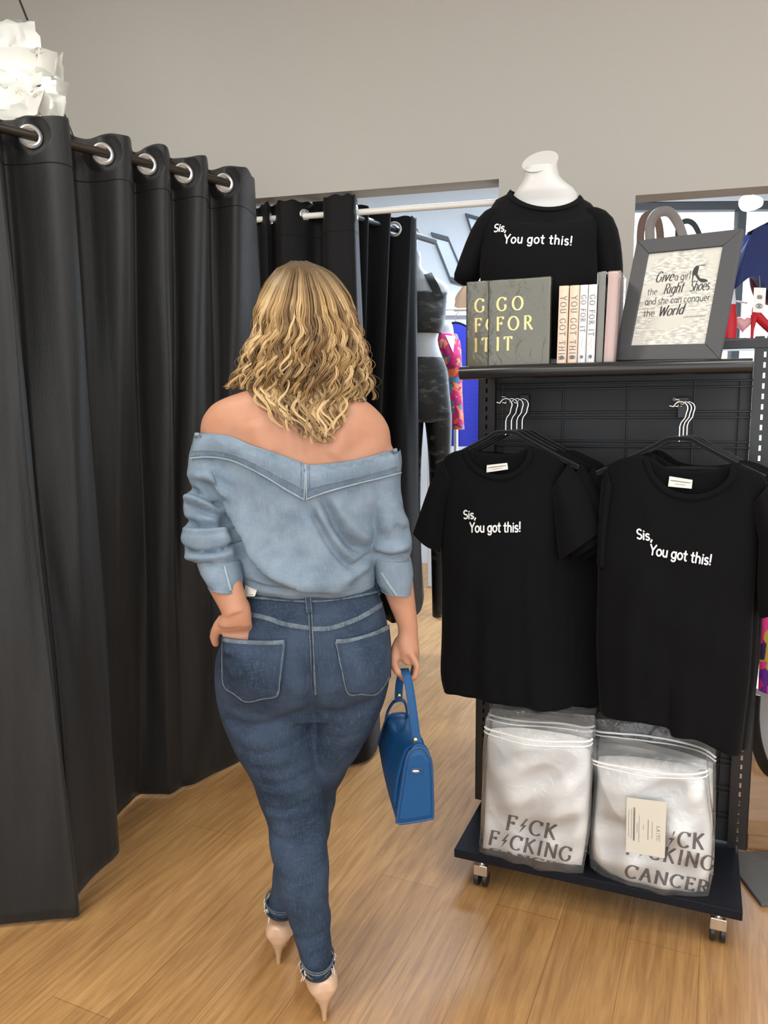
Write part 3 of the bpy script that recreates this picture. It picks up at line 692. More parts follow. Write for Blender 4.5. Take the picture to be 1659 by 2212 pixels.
    for k in range(6): stroke_mesh(m, [(k*.18, 0), (k*.18+.1, 0)], lambda t_: .34, f, .0002)
    f2 = lambda x, y, h: lab(.5+(x-.5)*.4, .32-y*.30, h+.0007)
    for k in range(4): stroke_mesh(m, [(k*.28, 0), (k*.28+.16, 0)], lambda t_: .2, f2, .0002)
    m.build('lettering', M_thread, lo, True, smooth=False)
    # print
    if txt:
        bv = bvh_of(fo); m = MB()
        for s_, a, b, hpx in txt:
            A = np.array(L(*a)); Bq = np.array(L(*b)); ex = (Bq-A)/np.linalg.norm(Bq-A); ez = np.array([-ex[1], ex[0]])
            size = hpx[0]*hpx[1]
            tw = text_width(s_, SANS, .09); sc_ = np.linalg.norm(Bq-A)/tw
            up_ = np.array(L(a[0]+hpx[2], a[1]-hpx[0]))-A
            def f(x, y, h):
                q = A+ex*x*sc_+up_*y
                hit = bv.ray_cast(Vector((q[0], -1, q[1])), Vector((0, 1, 0)))
                return (q[0], (hit[0].y if hit[0] else -.02)-.001-h, q[1])
            write(m, s_, SANS, f, .17, sp=.09)
        m.build('print', M_print, t, True, smooth=False)
    return t, o
def top_neck(top):
    return top[2], top[-3]
tl_top = [(940, 1010), (968, 982), (1004, 973), (1022, 1000), (1050, 1019), (1084, 1026), (1116, 1016), (1138, 993), (1150, 967), (1205, 990), (1222, 1006)]
tl_bot = [(950, 1501), (981, 1496), (1021, 1501), (1068, 1510), (1143, 1524), (1195, 1536), (1212, 1530)]
tA, oA = tee_on_plane('black printed tee at the front of the left hanging row', 'black tees on the left arm', .055, (1078, 985), tl_top, tl_bot,
    [(940, 1010), (942, 1090), (946, 1196), (946, 1336), (942, 1454), (950, 1501)], [(1222, 1006), (1212, 1090), (1202, 1214), (1204, 1336), (1206, 1450), (1212, 1530)],
    [((952, 994), (985, 1050), .02), ((925, 1050), (962, 1090), .026), ((906, 1105), (955, 1140), .028), ((890, 1152), (948, 1194), .030)],
    [((1228, 1000), (1190, 1060), .02), ((1262, 1050), (1196, 1110), .03), ((1284, 1100), (1200, 1160), .034), ((1304, 1144), (1207, 1211), .036)],
    [(940, 1010), (968, 982), (1004, 973), (1040, 978), (1080, 982), (1118, 977), (1150, 967), (1205, 990), (1222, 1006)],
    [(1050, 1021), (1097, 1014), (1095, 1000), (1051, 1005)],
    [('Sis,', (1004, 1119), (1033, 1118), (17.5, 1, 0)), ('You got this!', (1019, 1147), (1128, 1146), (20, 1, 0))], seed=2, belly=.03)
tr_top = [(1300, 1012), (1345, 990), (1394, 985), (1414, 1025), (1450, 1058), (1500, 1068), (1545, 1056), (1574, 1030), (1585, 1004), (1640, 1022), (1661, 1046)]
tr_bot = [(1293, 1548), (1330, 1554), (1373, 1550), (1441, 1566), (1452, 1581), (1490, 1586), (1523, 1600), (1560, 1622), (1602, 1640)]
tB, oB = tee_on_plane('black printed tee at the front of the right hanging row', 'black tees on the right arm', .02, (1490, 1010), tr_top, tr_bot,
    [(1300, 1012), (1291, 1100), (1287, 1290), (1285, 1420), (1293, 1548)], [(1661, 1046), (1646, 1130), (1632, 1290), (1622, 1470), (1602, 1640)],
    [((1306, 1014), (1322, 1050), .012), ((1298, 1070), (1314, 1100), .012), ((1291, 1140), (1308, 1165), .012), ((1288, 1222), (1306, 1228), .010)],
    [((1668, 1046), (1625, 1090), .02), ((1700, 1120), (1640, 1170), .03), ((1722, 1210), (1636, 1260), .034), ((1736, 1290), (1640, 1338), .036)],
    [(1300, 1012), (1345, 990), (1394, 985), (1440, 1010), (1492, 1018), (1545, 1014), (1585, 1004), (1640, 1022), (1661, 1046)],
    [(1443, 1051), (1494, 1056), (1496, 1037), (1446, 1029)],
    [('Sis,', (1376, 1161), (1411, 1165), (20, 1, 0)), ('You got this!', (1404, 1194), (1535, 1217), (21, 1, 3))], seed=4, belly=.03)
# hangers of the front tees, then the tees behind them
hA = hanger('velvet hanger of the front tee in the left row', 'velvet hangers', gw(ARMS[0].x, .075, ARMS[0].z+.006))
hB = hanger('velvet hanger of the front tee in the right row', 'velvet hangers', gw(ARMS[1].x, .05, ARMS[1].z+.006))
ordn = ['second', 'third', 'fourth']
for base, o_, hb, side, n_, stp in ((tA, oA, hA, 'left', 3, (.030, .033, -.004)), (tB, oB, hB, 'right', 2, (.014, .036, .004))):
    for k in range(n_):
        d = gx*stp[0]*(k+1)+gy*stp[1]*(k+1)+Vector((0, 0, stp[2]*(k+1)*(1 if side == 'left' else 1)))
        for src, nm in ((base, 'black tee hanging %s from the front in the %s row'), (hb, 'velvet hanger %s from the front on the %s arm')):
            c = copy_tree(src, None, d if src is base else gy*stp[1]*(k+1)+gx*.008*(k+1)); c['label'] = nm % (ordn[k], side)
            if src is not base: c.rotation_euler = (0, 0, GA+R(7*(k+1)))
            if src is base:
                c.rotation_euler = (0, R((0, .8, -.6)[k]), base.rotation_euler.z-R(2.2*(k+1)))
                for ch in list(bpy.data.objects):
                    if ch.parent == c and ch.name.startswith('print'): bpy.data.objects.remove(ch)

# ------------------------------------------------------------------ books and frame on the shelf
M_olive = mat('olive_book_cloth', (0.185, 0.168, 0.100), 0.42, bump=(160, 0.05))
M_gold = mat('gold_foil', (0.83, 0.62, 0.22), 0.28, metal=0.85)
M_page = mat('page_block', (0.82, 0.79, 0.72), 0.8)
M_peach = mat('peach_cover', (0.80, 0.60, 0.46), 0.55)
M_pale = mat('pale_grey_cover', (0.76, 0.75, 0.75), 0.5)
M_taupe = mat('taupe_cover', (0.27, 0.25, 0.21), 0.5)
M_pink = mat('pink_cover', (0.78, 0.56, 0.50), 0.5)
M_ink = mat('dark_ink', (0.03, 0.03, 0.032), 0.6)
M_greyink = mat('grey_ink', (0.16, 0.16, 0.17), 0.6)
def film_material(name, rough, haze, col=(0.9, 0.92, 0.94), bump=.25, bsc=22):
    m = bpy.data.materials.new(name); m.use_nodes = True; nt = m.node_tree; b = nt.nodes['Principled BSDF']
    b.inputs['Base Color'].default_value = (*col, 1); b.inputs['Roughness'].default_value = rough; b.inputs['Specular IOR Level'].default_value = 0.8
    t = nt.nodes.new('ShaderNodeBsdfTransparent'); g = nt.nodes.new('ShaderNodeBsdfGlossy'); g.inputs['Roughness'].default_value = rough
    f = nt.nodes.new('ShaderNodeLayerWeight'); f.inputs[0].default_value = 0.35
    x1 = nt.nodes.new('ShaderNodeMixShader'); x2 = nt.nodes.new('ShaderNodeMixShader'); x1.inputs[0].default_value = haze
    L = nt.links.new; L(t.outputs[0], x1.inputs[1]); L(b.outputs[0], x1.inputs[2]); L(f.outputs['Fresnel'], x2.inputs[0]); L(x1.outputs[0], x2.inputs[1]); L(g.outputs[0], x2.inputs[2]); L(x2.outputs[0], nt.nodes['Material Output'].inputs[0])
    tc = nt.nodes.new('ShaderNodeTexCoord'); nz = nt.nodes.new('ShaderNodeTexNoise'); nz.inputs['Scale'].default_value = bsc; nz.inputs['Detail'].default_value = 3; nz.inputs['Distortion'].default_value = 1.2
    bp = nt.nodes.new('ShaderNodeBump'); bp.inputs['Strength'].default_value = bump; bp.inputs['Distance'].default_value = 0.01
    L(tc.outputs['Object'], nz.inputs['Vector']); L(nz.outputs[0], bp.inputs['Height']); L(bp.outputs[0], g.inputs['Normal']); L(bp.outputs[0], b.inputs['Normal'])
    return m
M_film = film_material('clear_film', 0.08, 0.02)
def book(label, grp, c, yaw, w, h, d, cover, title, lay, tilt=0.0):
    """w across, h tall, d deep; faces the aisle (-y)"""
    b = thing('book', label, 'book', c, grp, (tilt, 0, yaw))
    MB().box2((-w/2+.003, .003, .003), (w/2-.003, d-.003, h-.003)).build('pages', M_page, b, True)
    m = MB(); m.box2((-w/2, 0, 0), (w/2, .003, h)); m.box2((-w/2, d-.003, 0), (w/2, d, h)); m.box2((-w/2, 0, 0), (-w/2+.004, d, h))
    cv = m.build('cover', cover, b, True, bevel=.001)
    if title:
        m = MB()
        for s_, x, z, size, th, tn, font, sp_ in title: write(m, s_, font, on_plane((x, -.0004, z), (1, 0, 0), (0, 0, 1), (0, -1, 0)), th, tn, sp=sp_, size=size, lift=.0004)
        m.build('title', lay, cv, True, smooth=False)
    return b
def spine_book(label, grp, c, yaw, w, h, d, cover, txt, ink, sz, tilt=0.0, film=False):
    b = thing('book', label, 'book', c, grp, (0, tilt, yaw))
    MB().box2((-w/2+.002, .004, .003), (w/2-.002, d, h-.003)).build('pages', M_page, b, True)
    m = MB(); m.box2((-w/2, 0, 0), (-w/2+.0022, d+.003, h)); m.box2((w/2-.0022, 0, 0), (w/2, d+.003, h))
    m.loft([[(-w/2, .003, z), (-w*.3, 0, z), (w*.3, 0, z), (w/2, .003, z), (w/2, .006, z), (-w/2, .006, z)] for z in (0, h)])
    cv = m.build('cover', cover, b, True, bevel=.0008)
    if txt:
        m = MB(); write(m, txt, SERIF, on_plane((-sz*.5, -.0004, h*.87), (0, 0, -1), (1, 0, 0), (0, -1, 0)), .13, .05, size=sz, sp=.28, lift=.0004)
        for k in range(9):
            stroke_mesh(m, [(0, 0), (.6, 0)], lambda t_: .3, on_plane((0.002*math.sin(k), -.0004, h*.33-k*.0032), (0, 0, -.0026), (.0022, 0, 0), (0, -1, 0)), .0003)
        m.loft([[(sz*.35*math.cos(a), -.0004-e, .016+sz*.35*math.sin(a)) for a in np.linspace(0, 2*PI, 12, endpoint=False)] for e in (0, .0004)])
        m.build('spine_title', ink, cv, True, smooth=False)
    return b
def front_book(label, l, r_, topy, boty, ly, d):
    A, B = atg(l, boty, ly), atg(r_, boty, ly); w = (B-A).length; T = atg((l+r_)/2, topy, ly)
    c = (A+B)/2; c.z = SZ+.0005; h = T.z-SZ
    s = .155*h
    ttl = [('GO', -w*.37, h*.645, s, .17, .07, SERIF, .42), ('FOR', -w*.38, h*.415, s, .17, .07, SERIF, .34), ('IT', -w*.38, h*.18, s, .17, .07, SERIF, .3)]
    b = book(label, 'olive books facing the aisle', c, GA, w, h, d, M_olive, ttl, M_gold)
    m = MB(); e = .0015; m.box2((-w/2-e, -e-.0012, -.0), (w/2+e, d+e, h+e)); m.build('shrink_wrap', M_film, b, True, bevel=.002)
    return b
front_book('olive book with gold title, in front at the left of the shelf', 1055, 1186, 603, 786, .035, .022)
front_book('olive gold-titled book mostly hidden behind the front olive book', 1008, 1139, 606, 786, .064, .022)
for l, r_, ty_, cov, txt, ink, lab in ((1202, 1223, 618, M_peach, 'YOU GOT THIS', M_greyink, 'peach spine book, leftmost of the upright books'), (1225, 1246, 617, M_peach, 'YOU GOT THIS', M_greyink, 'peach spine book, second of the upright books'),
        (1247, 1264, 616, M_pale, 'GO FOR IT', M_greyink, 'white spine book beside the two peach books'), (1265, 1284, 615, M_pale, 'GO FOR IT', M_greyink, 'white spine book beside the plastic wrapped taupe book'),
        (1286, 1301, 589, M_taupe, None, None, 'tall plain taupe book between the white and pink books'), (1303, 1325, 588, M_pink, None, None, 'tall plain pink book, rightmost of the upright books')):
    A, B = atg(l, 785, .03), atg(r_, 785, .03); T = atg((l+r_)/2, ty_, .03); c = (A+B)/2; c.z = SZ+.0005
    b = spine_book(lab, 'upright books on the shelf', c, GA, (B-A).length*.97, T.z-SZ, .13, cov, txt, ink, (B-A).length*.60, tilt=R(0.8 if l < 1290 else 1.6))
    if l > 1285:
        w = (B-A).length; h = T.z-SZ; m = MB(); m.box2((-w/2-.001, -.002, 0), (w/2+(.006 if l > 1302 else .001), .135, h+.002)); m.build('shrink_wrap', M_film, b, True, bevel=.002)
# pale card standing between the books and the bust
A = atg(1270, 640, .12); B = atg(1290, 640, .12)
T0 = atg(1284, 577, .12)
m = MB(); w = .05
cd = thing('card', 'pale grey card peeking out above the upright books', 'card', gw(gl(B).x-.01, .175, SZ), rot=(0, 0, GA))
hh = T0.z-SZ
m.add([(-.045, 0, 0.0005), (.012, 0, 0.0005), (.012, 0, hh), (.004, 0, hh-.004), (-.045, 0, hh-.09), (-.045, .002, 0.0005), (.012, .002, 0.0005), (.012, .002, hh), (.004, .002, hh-.004), (-.045, .002, hh-.09)],
      [(0, 1, 2, 3, 4), (9, 8, 7, 6, 5), (0, 5, 6, 1), (1, 6, 7, 2), (2, 7, 8, 3), (3, 8, 9, 4), (4, 9, 5, 0)])
m.build('sheet', M_pale, cd, True, smooth=False)

# --- leaning picture frame
M_pf = mat('charcoal_frame', (0.055, 0.056, 0.060), 0.5, bump=(70, 0.04))
def print_material():
    m = bpy.data.materials.new('old_newsprint'); m.use_nodes = True; nt = m.node_tree; b = nt.nodes['Principled BSDF']; b.inputs['Roughness'].default_value = 0.55
    tc = nt.nodes.new('ShaderNodeTexCoord'); L = nt.links.new
    mp = nt.nodes.new('ShaderNodeMapping'); mp.inputs['Scale'].default_value = (60, 1, 210); nz = nt.nodes.new('ShaderNodeTexNoise'); nz.inputs['Scale'].default_value = 1; nz.inputs['Detail'].default_value = 2
    rp = nt.nodes.new('ShaderNodeValToRGB'); rp.color_ramp.elements[0].position = 0.40; rp.color_ramp.elements[0].color = (0.42, 0.41, 0.37, 1); rp.color_ramp.elements[1].position = 0.60; rp.color_ramp.elements[1].color = (0.74, 0.72, 0.64, 1)
    m2 = nt.nodes.new('ShaderNodeMapping'); m2.inputs['Scale'].default_value = (9, 1, 14); n2 = nt.nodes.new('ShaderNodeTexNoise'); n2.inputs['Scale'].default_value = 1; n2.inputs['Detail'].default_value = 1
    r2 = nt.nodes.new('ShaderNodeValToRGB'); r2.color_ramp.elements[0].position = 0.42; r2.color_ramp.elements[1].position = 0.52
    mx = nt.nodes.new('ShaderNodeMixRGB'); mx.inputs[1].default_value = (0.58, 0.565, 0.50, 1)
    L(tc.outputs['Object'], mp.inputs[0]); L(mp.outputs[0], nz.inputs['Vector']); L(nz.outputs[0], rp.inputs[0]); L(tc.outputs['Object'], m2.inputs[0]); L(m2.outputs[0], n2.inputs['Vector']); L(n2.outputs[0], r2.inputs[0])
    L(r2.outputs[0], mx.inputs[0]); L(rp.outputs[0], mx.inputs[2]); L(mx.outputs[0], b.inputs['Base Color'])
    return m
FRp = Vector((0.7092, 1.97, 1.5313)); FRm = Matrix.Rotation(-0.6878, 4, 'Z') @ Matrix.Rotation(-0.3068, 4, 'X') @ Matrix.Rotation(0.0347, 4, 'Y')
pf = thing('picture_frame', 'charcoal framed shoe quote print leaning at the right end of the shelf', 'picture frame', FRp, rot=FRm.to_euler())
FW, FH = .2666, .3332; bw = .037
def frl(px, py):
    nq = (FRm.to_3x3() @ Vector((0, 1, 0))); p = atp(px, py, FRp, nq)-FRp; q = FRm.to_3x3().inverted() @ p; return q.x, q.z
il = [frl(*p) for p in ((1402, 547), (1562, 531), (1522, 741), (1361, 747))]
x0, x1 = (il[0][0]+il[3][0])/2, (il[1][0]+il[2][0])/2; zt_, zb_ = (il[0][1]+il[1][1])/2, (il[2][1]+il[3][1])/2
m = MB()
def frame_ring(y0, y1, i0):
    o = [(-FW/2, 0), (FW/2, 0), (FW/2, FH), (-FW/2, FH)]; i = [(x0-i0, zb_-i0), (x1+i0, zb_-i0), (x1+i0, zt_+i0), (x0-i0, zt_+i0)]
    for k in range(4):
        a, b, c, d = o[k], o[(k+1) % 4], i[(k+1) % 4], i[k]
        m.loft([[(a[0], y0, a[1]), (d[0], y0, d[1]), (d[0], y1, d[1]), (a[0], y1, a[1])], [(b[0], y0, b[1]), (c[0], y0, c[1]), (c[0], y1, c[1]), (b[0], y1, b[1])]])
frame_ring(-.001, .016, 0)
m.build('frame', M_pf, pf, True, bevel=.0015)
pr = MB().box2((x0-.004, .004, zb_-.004), (x1+.004, .006, zt_+.004)).build('print', print_material(), pf, True)
MB().box2((-FW/2+.004, .008, .004), (FW/2-.004, .014, FH-.004)).build('backing', M_board, pf, True)
m = MB(); m.box2((-.02, .012, .01), (.02, .016, FH*.6), Matrix.Rotation(0, 4, 'X')); m.build('easel_back', M_board, pf, True)
m = MB()
def fr_text(s_, a, b, hp, th=.09, tn=.05, slant=.0):
    A, B = np.array(frl(*a)), np.array(frl(*b)); ex = (B-A); tw = text_width(s_, SANS, .1); l = np.linalg.norm(ex); ex = ex/l; ez = np.array([-ex[1], ex[0]])
    hz = hp*2.1/FPX
    f = lambda x, y, h: (A[0]+ex[0]*x*l/tw+ez[0]*y*hz, .0037-h, A[1]+ex[1]*x*l/tw+ez[1]*y*hz)
    write(m, s_, SANS, f, th, tn, slant=slant, lift=.0003)
fr_text('Give', (1414, 609), (1452, 605), 22, .16, .05, .3); fr_text('a girl', (1456, 605), (1490, 601), 17, .10, .06)
fr_text('the', (1397, 637), (1418, 635), 15, .09, .05); fr_text('Right', (1432, 634), (1474, 629), 21, .16, .05, .3); fr_text('Shoes.', (1488, 628), (1534, 624), 21, .16, .05, .3)
fr_text('and she can conquer', (1392, 658), (1532, 648), 15, .10, .06); fr_text('the', (1388, 684), (1412, 682), 15, .09, .05); fr_text('World', (1420, 683), (1474, 677), 22, .17, .05, .3)
for k in range(14):
    A, B = frl(1476+k*3.4, 685-k*.22), frl(1478.2+k*3.4, 683-k*.22)
    stroke_mesh(m, [(A[0], A[1]), (B[0], B[1]+.001*(k % 3))], lambda t_: .0009, lambda x, y, h: (x, .0037-h, y), .0003)
m.build('lettering', M_ink, pr, True, smooth=False)
m = MB()
shoe = [(1495, 586), (1499, 577), (1505, 573), (1510, 575), (1507, 584), (1506, 592), (1512, 600), (1520, 601), (1527, 603), (1528, 606), (1522, 608), (1513, 608), (1506, 602), (1500, 592), (1497, 596), (1495, 608), (1493.4, 608), (1494.5, 595)]
q = [frl(*p) for p in shoe]; n = len(q)
m.add([(x, .0037, z) for x, z in q]+[(x, .0033, z) for x, z in q], [tuple(range(n)), tuple(range(2*n-1, n-1, -1))]+[(i, i+n, (i+1) % n+n, (i+1) % n) for i in range(n)])
A = [frl(*p) for p in ((1503, 574), (1512, 571.5), (1522, 571))]
stroke_mesh(m, A, lambda t_: .0018, lambda x, y, h: (x, .0037-h, y), .0004)
m.build('shoe_drawing', M_ink, pr, True, smooth=False)

# ------------------------------------------------------------------ the woman
def voxel_mesh(mb, size, smooth=0, name='vox'):
    me = bpy.data.meshes.new(name); me.from_pydata(mb.v, [], mb.f)
    bm = bmesh.new(); bm.from_mesh(me); bmesh.ops.recalc_face_normals(bm, faces=bm.faces); bm.to_mesh(me); bm.free()
    o = bpy.data.objects.new(name, me); COL.objects.link(o)
    k = o.modifiers.new('r', 'REMESH'); k.mode = 'VOXEL'; k.voxel_size = size; k.adaptivity = 0
    if smooth:
        q = o.modifiers.new('s', 'SMOOTH'); q.iterations = smooth; q.factor = 0.5
    dg = bpy.context.evaluated_depsgraph_get(); dg.update()
    out = bpy.data.meshes.new_from_object(o.evaluated_get(dg)); bpy.data.objects.remove(o); bpy.data.meshes.remove(me)
    return out
def mesh_co(me):
    a = np.empty(len(me.vertices)*3); me.vertices.foreach_get('co', a); return a.reshape(-1, 3)
def mesh_no(me):
    a = np.empty(len(me.vertices)*3); me.vertices.foreach_get('normal', a); return a.reshape(-1, 3)
def set_co(me, a):
    me.vertices.foreach_set('co', np.ascontiguousarray(a, dtype=np.float64).ravel()); me.update()
def bvh_me(me): return BVHTree.FromPolygons([v.co for v in me.vertices], [p.vertices[:] for p in me.polygons])
PYY = 1.72
def xz(px, py, Y=PYY): p = at(px, py, Y); return np.array((p.x, p.z))
def dense(rows, k=4):
    W_ = max(len(r_) for r_ in rows); A = np.array([list(r_)+[0]*(W_-len(r_)) for r_ in rows], float); n = (len(rows)-1)*k+1
    t = np.arange(n)/k; out = []
    for q in t:
        i = min(int(q), len(A)-2); f = q-i; p0, p1, p2, p3 = A[max(i-1, 0)], A[i], A[i+1], A[min(i+2, len(A)-1)]
        h = p2[0]-p1[0]; m1 = (p2-p0)/max(p2[0]-p0[0], 1e-6)*h; m2 = (p3-p1)/max(p3[0]-p1[0], 1e-6)*h
        v = (2*f**3-3*f*f+1)*p1+(f**3-2*f*f+f)*m1+(-2*f**3+3*f*f)*p2+(f**3-f*f)*m2; v[0] = p1[0]+h*f; out.append(tuple(v))
    return out
def sil(rows, n=36, e=0.9):
    """rows (py, left px, right px, Y, depth towards the viewer, depth away[, tilt]) -> closed rings"""
    rings = []
    for row in rows:
        py, l, r_, Y, db, df = row[:6]; tilt = row[6] if len(row) > 6 else 0
        a, b = at(l, py-tilt, Y), at(r_, py+tilt, Y); c = (a+b)/2; hx = (b.x-a.x)/2; dz = (b.z-a.z)/2; rg = []
        for k in range(n):
            q = 2*PI*k/n; cs, sn = math.cos(q), math.sin(q)
            ex = math.copysign(abs(cs)**e, cs); rg.append((c.x+hx*ex, Y+(df if sn > 0 else db)*math.copysign(abs(sn)**e, sn), c.z+dz*ex))
        rings.append(rg)
    return rings
def polyd(X, poly):
    """distance of points X (n,2) to a polyline, with the signed side"""
    best = np.full(len(X), 9.0); side = np.zeros(len(X)); tt = np.zeros(len(X)); P = np.array(poly); n = len(P)-1
    for i in range(n):
        a, b = P[i], P[i+1]; d = b-a; l2 = d@d; t = np.clip(((X-a)@d)/l2, 0, 1); q = a+t[:, None]*d; r_ = X-q; dist = np.hypot(r_[:, 0], r_[:, 1])
        m = dist < best; best[m] = dist[m]; side[m] = np.sign(d[0]*r_[m, 1]-d[1]*r_[m, 0]); tt[m] = (i+t[m])/n
    return best, side, tt
def crease(co, no, poly_px, depth, sig, Y=PYY, fade=True, step=False, front=False):
    """press (depth < 0) or raise a fold along a pixel polyline on the side facing back"""
    P = smooth_curve([xz(*p, Y) for p in poly_px], 24) if len(poly_px) > 2 else np.array([xz(*p, Y) for p in poly_px])
    X = co[:, [0, 2]]; d, s, t = polyd(X, P)
    w = np.exp(-(d/sig)**2)
    if step: w = np.where(s > 0, np.exp(-(d/sig)**2), np.exp(-(d/(sig*.22))**2))
    if step == -1: w = np.where(s < 0, np.exp(-(d/sig)**2), np.exp(-(d/(sig*.22))**2))
    if fade: w = w*np.clip(np.minimum(t, 1-t)*5+.15, 0, 1)
    w = w*np.clip((-no[:, 1])*2+.1, 0, 1)
    return no*(depth*w)[:, None]

M_skin = mat('skin', (0.475, 0.228, 0.138), 0.5, noise=(9, (0.515, 0.265, 0.165)), bump=(140, 0.04), sss=0.25, spec=0.35)
def denim(name, a, b, c, scale, rough=0.85, worn=None):
    m = bpy.data.materials.new(name); m.use_nodes = True; nt = m.node_tree; p = nt.nodes['Principled BSDF']; p.inputs['Roughness'].default_value = rough; p.inputs['Specular IOR Level'].default_value = 0.2
    L = nt.links.new; tc = nt.nodes.new('ShaderNodeTexCoord')
    def noise(s, sc, det=4, dist=0.0):
        mp = nt.nodes.new('ShaderNodeMapping'); mp.inputs['Scale'].default_value = sc; nz = nt.nodes.new('ShaderNodeTexNoise'); nz.inputs['Scale'].default_value = s; nz.inputs['Detail'].default_value = det; nz.inputs['Distortion'].default_value = dist
        L(tc.outputs['Object'], mp.inputs[0]); L(mp.outputs[0], nz.inputs['Vector']); return nz
    def ramp(src, p0, c0, p1, c1):
        r_ = nt.nodes.new('ShaderNodeValToRGB'); r_.color_ramp.elements[0].position = p0; r_.color_ramp.elements[0].color = (*c0, 1); r_.color_ramp.elements[1].position = p1; r_.color_ramp.elements[1].color = (*c1, 1); L(src.outputs[0], r_.inputs[0]); return r_
    big = ramp(noise(scale, (1, 1, 1), 5, .4), .36, a, .66, b)
    slub = noise(420, (1, 1, .10), 2); slub2 = noise(420, (.10, .10, 1), 2)
    mx = nt.nodes.new('ShaderNodeMixRGB'); mx.blend_type = 'MIX'; r1 = ramp(slub, .52, (0, 0, 0), .80, (.7, .7, .7)); L(r1.outputs[0], mx.inputs[0]); L(big.outputs[0], mx.inputs[1]); mx.inputs[2].default_value = (*c, 1)
    m2 = nt.nodes.new('ShaderNodeMixRGB'); r2 = ramp(slub2, .56, (0, 0, 0), .80, (.45, .45, .45)); L(r2.outputs[0], m2.inputs[0]); L(mx.outputs[0], m2.inputs[1]); m2.inputs[2].default_value = (*c, 1)
    L(m2.outputs[0], p.inputs['Base Color'])
    bp = nt.nodes.new('ShaderNodeBump'); bp.inputs['Strength'].default_value = 0.15; bp.inputs['Distance'].default_value = 0.004; L(slub.outputs[0], bp.inputs['Height']); L(bp.outputs[0], p.inputs['Normal'])
    MATS[name] = m; return m
M_jean = denim('indigo_denim', (0.018, 0.031, 0.055), (0.042, 0.063, 0.101), (0.072, 0.100, 0.146), 9)
M_jworn = denim('worn_denim_edge', (0.075, 0.098, 0.125), (0.145, 0.178, 0.208), (0.25, 0.29, 0.32), 40)
M_jdark = denim('dark_denim_hem', (0.018, 0.024, 0.038), (0.03, 0.04, 0.06), (0.05, 0.065, 0.09), 20)
M_cham = denim('washed_chambray', (0.145, 0.196, 0.250), (0.205, 0.262, 0.318), (0.245, 0.302, 0.356), 18)
M_chamd = denim('chambray_stitching', (0.10, 0.15, 0.21), (0.17, 0.23, 0.30), (0.25, 0.31, 0.37), 50)
M_chaml = denim('pale_chambray_edge', (0.26, 0.32, 0.38), (0.32, 0.38, 0.43), (0.38, 0.44, 0.49), 40)

# ---- jeans
jm = MB(); BK, FR = .105, .105
jm.loft(sil(dense([(1252, 533, 811, 1.745, .098, .10), (1275, 529, 815, 1.745, .104, .104), (1300, 517, 825, 1.745, .112, .106), (1324, 506, 832, 1.745, .120, .108), (1370, 486, 841, 1.745, .130, .11), (1412, 470, 845, 1.745, .134, .11), (1450, 466, 843, 1.745, .130, .108), (1485, 467, 836, 1.75, .118, .105), (1512, 471, 829, 1.755, .100, .10), (1535, 478, 820, 1.757, .085, .09)]), 48, .88))
for cx, cy in ((574, 1432), (757, 1428)):
    c = at(cx, cy, 1.700); jm.sphere(c, (.092, .088, .098), 32, 20)
near = [(1470, 468, 660, 1.75, .085, .09), (1507, 469, 679, 1.752, .093, .09), (1555, 482, 682, 1.755, .092, .092), (1604, 502, 687, 1.752, .088, .092), (1653, 531, 697, 1.748, .083, .09), (1695, 550, 703, 1.745, .076, .085), (1741, 566, 706, 1.740, .068, .08), (1783, 579, 706, 1.728, .064, .072), (1819, 583, 708, 1.712, .064, .066), (1850, 588, 709, 1.700, .066, .06), (1885, 596, 711, 1.690, .064, .056), (1926, 604, 711, 1.682, .058, .052), (1955, 614, 709, 1.676, .052, .049), (1975, 620, 715, 1.673, .049, .047), (1995, 627, 716, 1.670, .046, .045), (2012, 634, 714, 1.667, .046, .043), (2035, 641, 715, 1.665, .050, .042), (2058, 647, 717, 1.664, .056, .043), (2080, 653, 720, 1.663, .063, .044, 3)]
jm.loft(sil(dense(near), 32, .95))
far = [(1470, 670, 842, 1.75, .085, .09), (1507, 679, 832, 1.757, .095, .09), (1540, 679, 820, 1.762, .092, .09), (1575, 676, 802, 1.770, .088, .088), (1620, 660, 776, 1.785, .08, .085), (1656, 645, 753, 1.80, .076, .08), (1686, 632, 737, 1.812, .072, .078), (1708, 622, 728, 1.82, .068, .074), (1738, 612, 723, 1.83, .066, .07), (1777, 602, 715, 1.842, .064, .064), (1813, 596, 709, 1.85, .064, .06), (1850, 592, 700, 1.855, .06, .055), (1887, 590, 690, 1.858, .055, .05), (1915, 586, 676, 1.858, .050, .046), (1935, 582, 662, 1.855, .055, .044), (1957, 577, 645, 1.850, .061, .044, 3)]
jm.loft(sil(dense(far), 32, .95))
jme = voxel_mesh(jm, .0052, 8, 'jeans'); co = mesh_co(jme); no = mesh_no(jme)
D = np.zeros_like(co)
